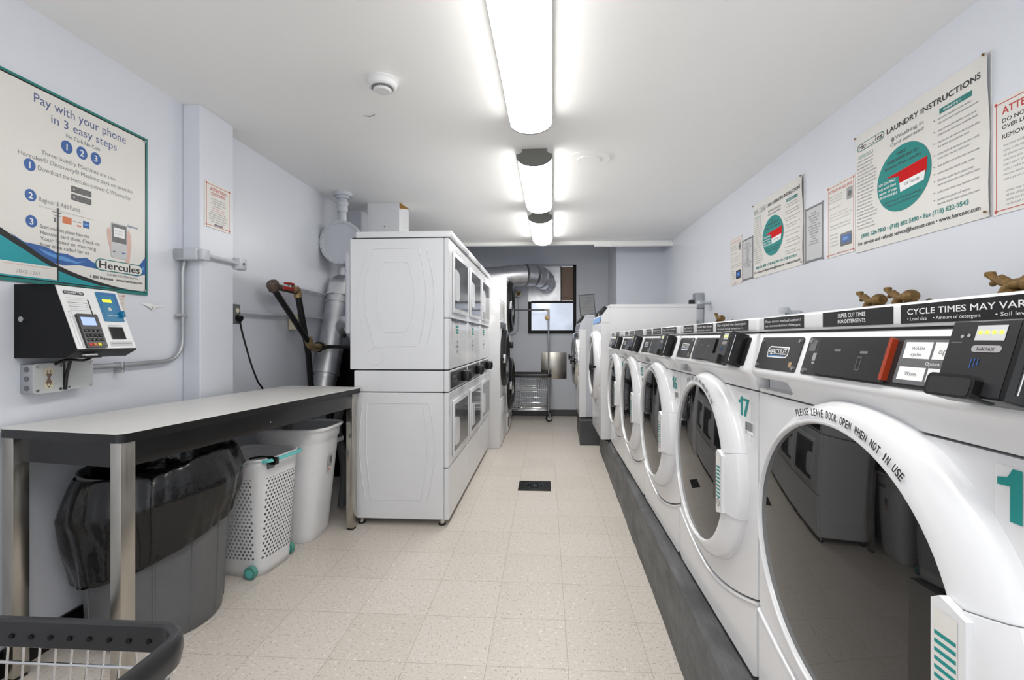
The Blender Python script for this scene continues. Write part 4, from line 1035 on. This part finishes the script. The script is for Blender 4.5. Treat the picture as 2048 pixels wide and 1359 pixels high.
b = MB(T_); b.cyl(gp(3.16, 1.57, PX+.02), gp(3.16, 1.575, PX+.05), .012, ZINC); b.box(PX+.045, 3.11, 1.555, PX+.055, 3.24, 1.58, REDV, bev=.004); b.build('red_valve', t)
b = MB(T_); b.cyl(gp(3.28, 1.585), gp(3.28, 1.61), .012, ZINC); b.box(PX-.02, 3.23, 1.605, PX+.02, 3.31, 1.62, REDV, bev=.004); b.build('red_valve', t)
# round flanged tank end hanging from the ceiling
t = thing('flanged_drum', 'round bolted pale grey pipe drum hung on a flanged pipe by the stacked dryers', 'pipe', (-1.765, 3.98, 2.05))
b = MB(M=frame((0, 0, 0), (1, 0, 0), (0, 0, 1))); b.lathe([(0, -.20), (.15, -.20), (.17, -.03), (.17, -.012), (.188, -.012), (.188, .012), (.165, .012), (.158, .006), (0, .004)], PIPEGREY, 48)
for i in range(22):
    a = 2*PI*i/22; b.cyl((.177*math.cos(a), .177*math.sin(a), .012), (.177*math.cos(a), .177*math.sin(a), .022), .0085, PIPEGREY, n=6)
b.build('drum', t)
b = MB(); M0 = Matrix.Translation((0, .03, 0)); b.cyl((0, .03, .17), (0, .03, .43), .032, PIPEGREY, n=20); b.cyl((0, .03, .27), (0, .03, .31), .042, PIPEGREY, n=20); b.cyl((0, .03, .31), (0, .03, .345), .036, PIPEGREY, r1=.05, n=20); b.cyl((0, .03, .345), (0, .03, .385), .05, PIPEGREY, r1=.034, n=20)
b.cyl((0, .03, .405), (0, .03, .433), .08, PIPEGREY, n=28); b.cyl((0, .03, .385), (0, .03, .405), .055, PIPEGREY, n=24); b.build('hanger_pipe', t)
# sloping galvanised duct
t = thing('exhaust_duct', 'sloping galvanised exhaust duct running down behind the table end', 'duct', (-1.75, 3.85, 1.3))
T_ = Matrix.Translation((1.75, -3.85, -1.3)); b = MB(T_)
p0, p1 = Vector((-1.835, 4.14, 1.70)), Vector((-1.848, 3.84, .84))
def dd(s): return p0+(p1-p0)*s
b.tube([(-1.83, 4.14, 1.86), (-1.83, 4.14, 1.78)], .03, PIPEGREY, n=16)
b.tube([(-1.83, 4.15, 1.79), (-1.83, 4.148, 1.765), dd(-.01), dd(.03), dd(.13)], [.045, .08, .108, .112, .112], GALV, n=28)
b.tube([dd(.12), dd(.9)], .103, GALV, n=28)
for s, r in ((.13, .117), (.2, .112), (.9, .108), (.94, .095)): b.tube([dd(s-.008), dd(s+.008)], r, GALV, n=28)
b.tube([dd(.9), dd(1.1)], .09, GALV, n=28)
b.build('main_duct', t)
b = MB(T_); b.tube(smooth_path([dd(.50)+Vector((.05, .0, 0)), (-1.70, 3.95, 1.36), (-1.64, 3.96, 1.27), (-1.54, 3.97, 1.12), (-1.42, 3.97, 1.05)], 5), .066, GALV, n=24); b.build('branch_duct', t)
b = MB(); b.tube(smooth_path([(-1.45, 3.27, .75), (-1.47, 3.25, .6), (-1.44, 3.3, .3), (-1.46, 3.3, .03)], 6), .03, MGREY); b.tube(smooth_path([(-1.56, 3.3, .8), (-1.55, 3.28, .5), (-1.6, 3.3, .02)], 5), .018, BLKPIPE)
tag(b.build('drain_hose'), 'black hoses hanging in the gap behind the stacked dryers', 'hose')
b = MB(); b.box(-1.94, 4.08, 0, -1.36, 4.5, 1.13, BLACKM, bev=.01); tag(b.build('dark_filler_box'), 'plain matt black box added to darken the gap behind the stacked dryers', 'filler')  # black box put in to make the gap behind the dryers dark
# far duct into the window
t = thing('flexible_duct', 'large galvanised duct elbow entering the metal sheet of the far window', 'duct', (0, 7.2, 2.1))
T_ = Matrix.Translation((0, -7.2, -2.1)); b = MB(T_)
pth = [(-1.20, 6.93, 2.10), (-.80, 6.95, 2.12), (-.42, 7.0, 2.16), (-.30, 7.03, 2.17)]
b.tube(pth, .155, GALV, n=32)
for q in ((-.80, 6.95, 2.12), (-.5, 6.99, 2.15)): b.tube([Vector(q)-Vector((.01, .001, .001)), Vector(q)+Vector((.01, .001, .001))], .159, GALV, n=32)
b.tube([(-.312, 7.025, 2.17), (-.295, 7.033, 2.17)], .162, ZINC, n=32); b.build('straight_duct', t)
b = MB(T_); el = [(-.30, 7.03, 2.17), (-.18, 7.09, 2.165), (-.08, 7.19, 2.15), (-.02, 7.32, 2.12), (.0, 7.5, 2.09)]
for i in range(4): b.tube([el[i], el[i+1]], [.158-.002*i, .155-.002*i], GALV, n=32)
for i in range(1, 4): b.tube([Vector(el[i])-Vector((.006, .007, 0)), Vector(el[i])+Vector((.006, .007, 0))], .163, GALV, n=32)
b.build('elbow', t)
t = thing('wall_outlet', 'round cream receptacle on the far wall below the duct', 'outlet', (-.442, YF, 1.935))
b = MB(M=FB((0, 0, 0))); b.box(-.05, -.06, 0, .05, .05, .04, ZINC, bev=.006); b.build('box_body', t)
b = MB(M=FB((0, 0, 0))); b.cyl((0, 0, .04), (0, 0, .048), .048, CREAM, n=28); b.cyl((0, 0, .048), (0, 0, .05), .032, OLDBRASS, n=24); b.build('receptacle', t)
b = MB(); b.tube(smooth_path([(-.442, YF-.02, 1.875), (-.44, YF-.02, 1.5), (-.47, YF-.02, 1.33), (-.62, YF-.02, 1.28), (-.9, YF-.02, 1.3)], 8), .010, PIPEGREY, n=10); b.tube(smooth_path([(-.48, YF-.02, 1.97), (-.56, YF-.02, 2.04), (-.8, YF-.02, 2.06)], 6), .008, MGREY, n=8)
tag(b.build('conduit'), 'thin curved conduit dropping from the round receptacle on the far wall', 'conduit')
b = MB(M=FB((-.084, YF-.001, .588))); b.box(0, 0, 0, .404, .418, .004, BRUSHED, bev=.001)
for x in (.012, .392):
    for y in (.012, .406): b.cyl((x, y, .004), (x, y, .006), .005, ZINC, n=8)
tag(b.build('steel_plate'), 'square brushed steel access plate screwed to the far wall behind the cart', 'access panel')
# floor drain
b = MB(M=Matrix.Translation((-.096, 3.925, .0))); b.box(-.133, -.13, 0, .133, .13, .004, BLACKM, bev=.002); b.lathe([(.075, .004), (.075, .0055), (.068, .0055), (.068, .004)], DGREY, 32); b.lathe([(.05, .004), (.05, .0055), (.042, .0055), (.042, .004)], DGREY, 32); b.lathe([(0, .0055), (.02, .0055), (.02, .004)][::-1], DGREY, 24)
for i in range(8): b.box(.022, -.003, .004, .066, .003, .0055, DGREY, M=Matrix.Rotation(PI*i/4, 4, 'Z'))
tag(b.build('floor_drain'), 'black square drain grate set in the floor between the machines', 'drain')

# ---------------------------------------------------------------- right wall: valves behind the washers and posters
def valve(y, label, size=1.0, grp=None):
    t = thing('hose_valve', label, 'valve', (1.50, y, 1.36), 0, grp); k = size
    b = MB(); b.cyl((.11, 0, .0), (-.03, 0, .0), .016*k, OLDBRASS, n=14); b.lathe([(.0, -.028), (.02, -.026), (.028, -.01), (.028, .01), (.02, .026), (0, .028)], OLDBRASS, 18, M=Matrix.Translation((0, -.045*k, .035)) @ Matrix.Rotation(PI/2, 4, 'X') @ Matrix.Scale(k, 4)); b.tube(smooth_path([(0, -.04*k, .03), (0, -.0, .035), (0, .03*k, .02), (0, .045*k, -.02), (0, .05, -.1)], 5), .017*k, OLDBRASS, n=12); b.build('valve_body', t)
    b = MB()
    for a in (0, 1): b.tube([(0, .01*k, .03), (0, .05*k, .048+.012*a), (-.004+.01*a, .085*k, .075-.03*a)], [.014*k, .012*k, .009*k], OLDBRASS, n=10)
    b.lathe([(0, -.01), (.014, -.008), (.016, 0), (.014, .008), (0, .01)], OLDBRASS, 12, M=Matrix.Translation((0, .085*k, .078)))
    b.tube([(0, .02*k, .0), (0, .07*k, -.01), (0, .085*k, -.035)], [.014*k, .016*k, .012*k], OLDBRASS, n=10)
    b.build('lever', t)
    b = MB(); b.cyl((.108, 0, 0), (.109, 0, 0), .03, CHROME, n=20); b.build('wall_flange', t)
valve(2.275, 'brass hose valve on the right wall, left of the middle pair', 1.0); valve(2.09, 'brass hose valve on the right wall, right one of the middle pair', 1.0)
valve(1.60, 'largest brass hose valve on the right wall, nearest the camera', 1.1); valve(4.20, 'distant golden hose valve beside the tall white washer', 1.0)
for y, lb in ((3.10, 'small grey hose fitting peeking over the washers between the valves'), (4.75, 'pale hose fitting on top of the tall white washer')):
    b = MB(); b.tube([(1.60, y, 1.385 if y < 4 else 1.575), (1.52, y, 1.385 if y < 4 else 1.575)], .018, PIPEGREY); b.lathe([(0, -.02), (.03, -.018), (.034, 0), (.03, .018), (0, .02)], PIPEGREY, 16, M=Matrix.Translation((1.51, y, 1.40 if y < 4 else 1.575)))
    tag(b.build('hose_fitting'), lb, 'hose fitting')
t = thing('wall_socket_box', 'grey electrical box with black plug at the right wall behind the tall white washer', 'outlet', (1.61, 4.98, 1.60))
b = MB(); b.box(-.09, -.05, -.07, 0, .05, .09, ZINC, bev=.006); b.box(-.07, -.045, -.5, -.001, .045, -.07, PIPEGREY, bev=.01); b.build('box_body', t)
b = MB(); b.box(-.14, -.02, -.03, -.09, .02, .02, BLACK, bev=.004); b.build('black_plug', t)

def board(name, label, cat, M, w, h, cur=0):
    b = MB(); return b
def big_poster(y_left, z0, w, h, title, label, name='instruction_poster', small=False):
    b = MB(); n = 24
    # gently curling sheet, darker edge thickness
    cz = lambda x, y: .004+.010*max(0, (x/w-.86)/.14)**2*(.4+.6*y/h)+.004*math.sin(y/h*9)*(x/w > .9)*(x/w-.9)*10+.003*(1-x/w)**6
    vs = [(w*i/n, h*j/10, cz(w*i/n, h*j/10)) for j in range(11) for i in range(n+1)]
    b.add(vs, [(j*(n+1)+i, j*(n+1)+i+1, (j+1)*(n+1)+i+1, (j+1)*(n+1)+i) for j in range(10) for i in range(n)], PAPER)
    b.box(0, 0, 0, w, .002, .003, PAPER); b.box(w-.002, 0, 0, w, h, .004, PAPER)
    k = len(b.v)
    Z = .0015
    b.prism(rrect(.02*w, .852*h, .275*w, .915*h, .028*h), Z, Z+.0001, TEALD); b.prism(rrect(.026*w, .858*h, .269*w, .909*h, .024*h), Z+.0002, Z+.0003, PAPER)
    b.text('Hercules', .035*w, .866*h, .062*h, Z+.0006, INK, width=.225*w, bold=.02)
    b.text(title, .30*w, .866*h, .055*h, Z+.0006, INK, width=.655*w, bold=.035)
    b.text('Washing in', .37*w, .79*h, .04*h, Z+.0006, INKG, width=.22*w); b.text('Card operated', .33*w, .748*h, .035*h, Z+.0006, INKG, width=.26*w); b.disc(.35*w, .80*h, .012*w, Z+.0005, INKG, ry=.018*h)
    cx, cy, rx, ry = .43*w, .475*h, .215*w, .245*h
    b.disc(cx, cy, rx*1.01, Z+.0003, TEALD, ry=ry*1.01, n=56); b.disc(cx, cy, rx, Z+.0005, TEAL if small else TEAL, ry=ry, n=56)
    b.text('MAKE', cx-.01*w, cy+.185*h, .03*h, Z+.001, INK, width=.07*w, align='C', bold=.02); b.text('MORE DETERGENT TO', cx, cy+.145*h, .03*h, Z+.001, INK, width=.25*w, align='C', bold=.02); b.text('Remove From Laundry', cx, cy+.105*h, .03*h, Z+.001, INK, width=.29*w, align='C', bold=.02)
    b.poly([(cx-.135*w, cy+.045*h), (cx+.19*w, cy+.075*h), (cx+.185*w, cy-.015*h+.0*h), (cx+.165*w, cy-.07*h), (cx-.015*w, cy-.09*h), (cx-.03*w, cy+.02*h)], Z+.0012, REDB)
    b.tube([(cx-.13*w, cy+.047*h, Z+.0012), (cx+.19*w, cy+.072*h, Z+.0012)], .0006, PINKI, n=5)
    b.poly([(cx-.022*w, cy-.035*h), (cx+.175*w, cy-.02*h), (cx+.165*w, cy-.085*h), (cx-.015*w, cy-.105*h)], Z+.0015, WHI)
    b.text('OF TRASH', cx+.075*w, cy-.068*h, .028*h, Z+.0018, INKG, width=.11*w, align='C', bold=.02)
    for i, s in enumerate(('YOU CAN PLACE', 'only small items', 'center of cups', 'FROM WASHERS')): b.text(s, cx-.205*w+.004*w*i, cy-.0*h-.035*h*i, .028*h, Z+.001, WHI, width=.15*w, bold=.03)
    b.text('Use Coupon Machines Wisely', cx, cy-.155*h, .024*h, Z+.001, INK, width=.29*w, align='C'); b.text('Protect us from SPOILED clothes', cx, cy-.185*h, .022*h, Z+.001, INK, width=.25*w, align='C')
    b.rect(.03*w, .79*h, .17*w, .815*h, Z+.0003, TEALD); b.rect(.034*w, .793*h, .166*w, .812*h, Z+.0006, PAPER); b.text('BEFORE YOU', .1*w, .797*h, .018*h, Z+.0009, TEAL, align='C', width=.1*w)
    b.para(.02*w, .76*h, .19*w, 21, .0285*h, Z+.0006, INKG, seed=3+int(w*100))
    b.rect(.70*w, .79*h, .90*w, .825*h, Z+.0003, TEALD); b.text('WHEN IT IS DONE', .8*w, .798*h, .022*h, Z+.0008, WHI, align='C', width=.15*w, bold=.02)
    r = random.Random(9); y = .755*h
    for g in range(9):
        b.disc(.665*w, y+.008*h, .0035*w, Z+.0006, INKG, n=10)
        for q in range(r.choice((1, 2, 2))): b.para(.69*w, y, .26*w, 1, .028*h, Z+.0006, INKG, seed=g*7+q); y -= .03*h
        y -= .02*h
    b.text('(800) 526-7800 \u2022 (718) 882-5490 \u2022 Fax (718) 822-9543', .06*w, .115*h, .045*h, Z+.0006, TEAL, width=.82*w, bold=.015)
    b.text('For service and refunds service@hercnet.com \u2022 www.hercnet.com', .03*w, .055*h, .042*h, Z+.0006, INK, width=.92*w, bold=.015)
    for x, y in ((.006*w, .985*h), (.985*w, .985*h), (.985*w, .03*h)): b.cyl((x, y, .006), (x, y, .011), .005, OLDBRASS, n=10)
    # printing follows the sheet's curl
    for i in range(k, len(b.v)):
        v = b.v[i]; v.z += cz(max(0, min(w, v.x)), max(0, min(h, v.y)))-.0008
    o = b.build(name); o.matrix_world = FR((XR, y_left, z0)); return tag(o, label, 'poster')
big_poster(2.556, 1.664, .745, .60, 'LAUNDRY INSTRUCTIONS', 'largest laundry instructions poster with teal circle and red basket on the right wall')
big_poster(3.768, 1.686, .712, .565, 'CARD OPERATED INSTRUCTIONS', 'smaller farther copy of the teal circle instructions poster between two grey notices', small=True)
def notice(y_left, z0, w, h, label, title, tcol, border, seed, kind, M=None, name='wall_notice'):
    b = MB(); b.box(0, 0, 0, w, h, .004, PAPER if border is not INKG else PAPER2)
    Z = .0042; tw = .012 if border is INKG else .003; ins = 0 if border is INKG else .012
    b.outline(ins, ins, w-ins, h-ins, tw, Z, border)
    for x in (ins, w-ins):
        for y in (ins, h-ins): b.disc(x, y, .006, Z+.0002, border if border is not INKL else INKG, n=12)
    if kind == 'att':
        b.text('ATTENTION:', .035, h-.055, .036, Z, REDI, width=.20, bold=.03)
        b.text('DO NOT OVER LOAD WASHERS', .035, h-.085, .02, Z, INK, width=w-.08, bold=.03); b.text('OVER LOADING WILL STOP YOUR', .035, h-.108, .02, Z, INK, width=w-.08, bold=.03); b.text('REMOVE ITEMS BEFORE', .035, h-.142, .022, Z, INK, width=w*.6, bold=.02)
        b.para(.04, h-.17, w-.09, 8, .017, Z, INKG, seed=2); b.para(.05, h-.33, w-.12, 4, .016, Z, INKG, seed=8)
        b.prism(rrect(w*.42, .003, w*.66, .024, .01), Z, Z+.0004, INK); b.text('Hercules', w*.54, .007, .016, Z+.0006, WHI, align='C')
    elif kind == 'grey':
        b.rect(tw, tw, w-tw, h-tw, Z, PAPER2)
        y = h-.045
        r = random.Random(seed)
        for i in range(13):
            ww = w*r.uniform(.2, .78); b.para(w/2-ww/2, y, ww, 1, .02, Z+.0003, INK, jag=0, seed=seed+i); y -= (h-.1)/15
    elif kind == 'machine':
        b.text(title, w/2, h-.045, .02, Z, tcol, width=w*.82, align='C', bold=.02)
        b.para(.02, h-.07, w*.6, 3, .016, Z, INKG, seed=seed); b.para(.02, h-.135, w*.5, 1, .016, Z, INKG, seed=seed+4)
        b.prism(rrect(w*.72, h-.12, w*.92, h-.055, .004), Z, Z+.0004, INKL); b.disc(w*.82, h-.09, w*.065, Z+.0007, MGREY)
        b.para(.03, h-.17, w*.8, 3, .017, Z, INKL, seed=seed+1); b.para(.03, h-.235, w*.8, 2, .017, Z, INKG, seed=seed+2); b.para(.03, h-.285, w*.3, 4, .02, Z, INKG, seed=seed+3)
        b.prism(rrect(w*.50, .045, w*.90, .115, .01), Z, Z+.0004, DGREY); b.rect(w*.54, .06, w*.86, .103, Z+.0007, BLUEP); b.rect(w*.6, .075, w*.75, .09, Z+.0009, BLUEL)
        b.text('Hercules', w*.5, .012, .014, Z, INKG, align='C')
    elif kind == 'red':
        b.text('ATTENTION', w/2, h-.045, .025, Z, REDI, width=w*.62, align='C', bold=.03); b.text('CUSTOMERS', w/2, h-.068, .022, Z, REDI, width=w*.54, align='C', bold=.03)
        r = random.Random(4)
        for i in range(11):
            ww = w*r.uniform(.45, .76) if i != 3 else w*.3
            b.para(w/2-ww/2, h-.092-i*.0125, ww, 1, .012, Z, REDI if i in (4, 5) else INK, jag=0, seed=i+30, size=.0105)
        b.rect(w*.35, .018, w*.68, .028, Z, INKG)
    elif kind == 'plain':
        b.para(.01, h-.03, w*.7, 3, .02, Z, PINKI, seed=seed)
    elif kind == 'far':
        r = random.Random(8)
        for i in range(9):
            ww = w*r.uniform(.4, .8); b.para(w/2-ww/2, h-.045-i*.027, ww, 1, .018, Z, REDI if i in (5, 7) else INK, jag=0, seed=i+60)
    o = b.build(name); o.matrix_world = M or FR((XR, y_left, z0)); return tag(o, label, 'sign')
notice(1.803, 1.66, .42, .405, 'red-bordered ATTENTION sign at the right edge of the picture', '', REDI, REDI, 2, 'att')
notice(2.812, 1.678, .248, .405, 'red-bordered machine notice with a blue picture just left of the largest poster', 'ATTENTION REQUIRED', REDI, REDI, 5, 'machine')
notice(3.040, 1.687, .188, .333, 'grey-framed text notice right of the smaller instructions poster', '', INK, INKG, 21, 'grey')
notice(3.982, 1.692, .198, .330, 'grey-framed text notice left of the smaller instructions poster', '', INK, INKG, 44, 'grey')
notice(4.235, 1.680, .242, .40, 'farthest faded notice with a blue picture at the left end of the posters', 'ATTENTION', PINKI, PINKI, 12, 'machine')
notice(0, 0, .212, .253, 'small red and black notice on the face of the wall column', '', REDI, REDI, 1, 'red', M=FL((-1.86, 2.468, 1.836)), name='wall_notice')
notice(0, 0, .075, .12, 'red-edged paper corner showing behind the payment kiosk', '', PINKI, PINKI, 1, 'plain', M=FL((XL, 2.015, 1.31)), name='paper_notice')
fs_ = notice(0, 0, .245, .325, 'tilted black-framed sign leaning on the far wall above the grey washer', '', INK, INKG, 1, 'far', M=FB((.535, YF, 1.585)) @ Matrix.Rotation(math.radians(5), 4, 'Z'), name='framed_sign')

# ---------------------------------------------------------------- big pay-by-phone poster, left wall
PW, PH = .80, .765; y0p, z0p = 1.405, 1.432   # reaches beyond the left edge of the picture
b = MB(); b.box(0, 0, 0, PW, PH, .006, TEALD); Z = .0062
X0 = 0
b.outline(.010, .012, PW-.010, PH-.010, .006, Z+.0002, BLACK)
b.rect(.014, .016, PW-.014, PH-.014, Z+.0001, PAPER)
# teal swoosh with dark edge; poster x = world y - y0p
def U(px): return px
cur = [(.014, .28), (.10, .226), (.178, .185), (.251, .146), (.31, .112), (.372, .082), (.42, .066), (.469, .053), (.55, .036), (.631, .024), (.70, .018)]
wup = [(.20, .178), (.251, .151), (.29, .150), (.33, .146), (.37, .132), (.407, .134), (.45, .124), (.491, .133), (.52, .118), (.56, .108), (.62, .118), (.68, .108), (.73, .12), (.76, .15), (.786, .185)]
wlo = [(.786, .10), (.74, .085), (.66, .088), (.60, .09), (.53, .092), (.46, .096), (.40, .085), (.36, .088), (.31, .11), (.25, .14)]
b.poly(wup+wlo, Z+.0003, BLUEP)
b.poly([(.30, .138), (.35, .125), (.40, .12), (.45, .108), (.49, .118), (.45, .10), (.38, .105), (.33, .118)], Z+.0005, BLUEL)
b.poly([(.62, .108), (.68, .098), (.74, .105), (.78, .14), (.775, .12), (.73, .092), (.66, .092)], Z+.0005, BLUEL)
b.poly(cur+[(PW-.014, .016), (.014, .016)], Z+.0008, BLACK)
b.poly([(x, max(.0165, y-.010-.022*(1-x/.7))) for x, y in cur]+[(PW-.014, .016), (.014, .016)], Z+.0010, TEALP)
b.poly([(.70, .018), (.786, .017), (.786, .016), (.60, .016)], Z+.0011, TEALP)
b.rect(.14, .022, .369, .072, Z+.0014, PAPER); b.para(.18, .062, .17, 1, .009, Z+.0016, PINKI, seed=2, jag=0); b.text('7842-1267', .265, .032, .02, Z+.0016, INKL, align='C')
b.text('Pay with your phone', .482, .692, .052, Z+.0004, TXTBLUE, width=.395, align='C'); b.text('in 3 easy steps', .49, .641, .048, Z+.0004, TXTBLUE, width=.285, align='C')
b.text('No Cash No Coin', .479, .608, .022, Z+.0004, INKG, width=.145, align='C', bold=.01)
for i, x in enumerate((.409, .472, .533)):
    b.disc(x, .569, .0235, Z+.0004, BLUEP, ry=.026); b.text(str(i+1), x, .556, .037, Z+.0008, WHI, align='C', bold=.02)
b.text('Three laundry Machines are one', .468, .503, .024, Z+.0004, INKG, width=.315, align='C'); b.text('Hercules\u00ae Discovery\u00ae Machine pays on premise', .472, .473, .024, Z+.0004, INKG, width=.485, align='C')
for i, (x, y) in enumerate(((.270, .446), (.273, .332), (.276, .234))):
    b.disc(x, y, .0205, Z+.0006, BLUEP, ry=.023); b.text(str(i+1), x, y-.012, .033, Z+.0009, WHI, align='C', bold=.02)
b.text('Download the Hercules connect C Wkome foy', .299, .437, .026, Z+.0004, INKG, width=.405); b.text('Register & Add Funds', .303, .318, .026, Z+.0004, INKG, width=.16)
b.para(.303, .298, .22, 1, .010, Z+.0004, INKL, jag=0, seed=4)
for i in range(2):
    y = .393-.033*i; b.prism(rrect(.426, y, .513, y+.026, .003), Z+.0003, Z+.0005, DGREY); b.para(.448, y+.015, .055, 2, .010, Z+.0008, INKL, jag=.1, seed=i); b.disc(.438, y+.013, .005, Z+.0008, INKL)
b.rect(.352, .290, .388, .2925, Z+.0004, INK); b.rect(.356, .278, .386, .280, Z+.0004, INKG); b.rect(.358, .252, .366, .27, Z+.0004, INKG)
b.prism(rrect(.391, .256, .428, .284, .003), Z+.0003, Z+.0005, ORANGE)
b.rect(.434, .273, .468, .275, Z+.0004, INKG); b.rect(.45, .256, .468, .262, Z+.0004, ORANGE); b.prism(rrect(.476, .257, .504, .286, .002), Z+.0003, Z+.0005, BLUEP); b.rect(.48, .268, .50, .276, Z+.0007, BLUEL)
for i, st in enumerate(('Start machine please have the', 'Hercules card close. Check on', 'Your home or morning', 'flow time called for us')): b.text(st, .307, .217-.0235*i, .021, Z+.0009, INKG, width=(.195, .242, .226, .195)[i])
b.poly([(.585, .27), (.592, .285), (.604, .275), (.612, .20), (.607, .165), (.598, .20), (.588, .235)], Z+.0011, SKIN)
b.poly([(.682, .28), (.695, .295), (.706, .27), (.708, .22), (.70, .16), (.695, .10), (.66, .09), (.665, .12), (.684, .16)], Z+.0011, SKIN)
b.prism(rrect(.604, .155, .685, .313, .008), Z+.0012, Z+.0018, PAPER2); b.rect(.608, .225, .681, .308, Z+.002, MGREY); b.rect(.616, .25, .672, .292, Z+.0022, WHI); b.para(.62, .276, .045, 2, .012, Z+.0024, INKL, jag=.1, seed=2); b.rect(.612, .180, .626, .185, Z+.002, INKG); b.rect(.658, .180, .676, .185, Z+.002, BLUEP)
b.text('Genesis', .687, .310, .014, Z+.0012, BLUEP, width=.055, bold=.01)
b.prism(rrect(.530, .088, .770, .140, .025), Z+.0012, Z+.0014, TEALD); b.prism(rrect(.534, .092, .766, .136, .022), Z+.0015, Z+.0016, PAPER); b.text('Hercules', .650, .099, .046, Z+.0019, INK, width=.205, align='C', bold=.022)
b.text('Call 800 526 7800 anytime', .665, .070, .014, Z+.0013, INKG, width=.16, align='C'); b.text('1 800 Business   www.hercnet.com', .768, .050, .017, Z+.0013, INK, width=.26, align='R', bold=.02)
b.tube([(.372, .02, Z+.002), (.372, .306, Z+.003)], .0018, BLACK, n=6); b.disc(.372, .307, .004, Z+.004, BLACK, n=10)
for x, y in ((PW-.018, .022), (PW-.018, PH-.02), (.16, PH-.02)): b.cyl((x, y, Z), (x, y, Z+.004), .006, ZINC, n=12)
o = b.build('payment_poster'); o.matrix_world = FL((XL+.003, y0p, z0p)); tag(o, 'large teal-framed pay with your phone poster on the left wall', 'poster')
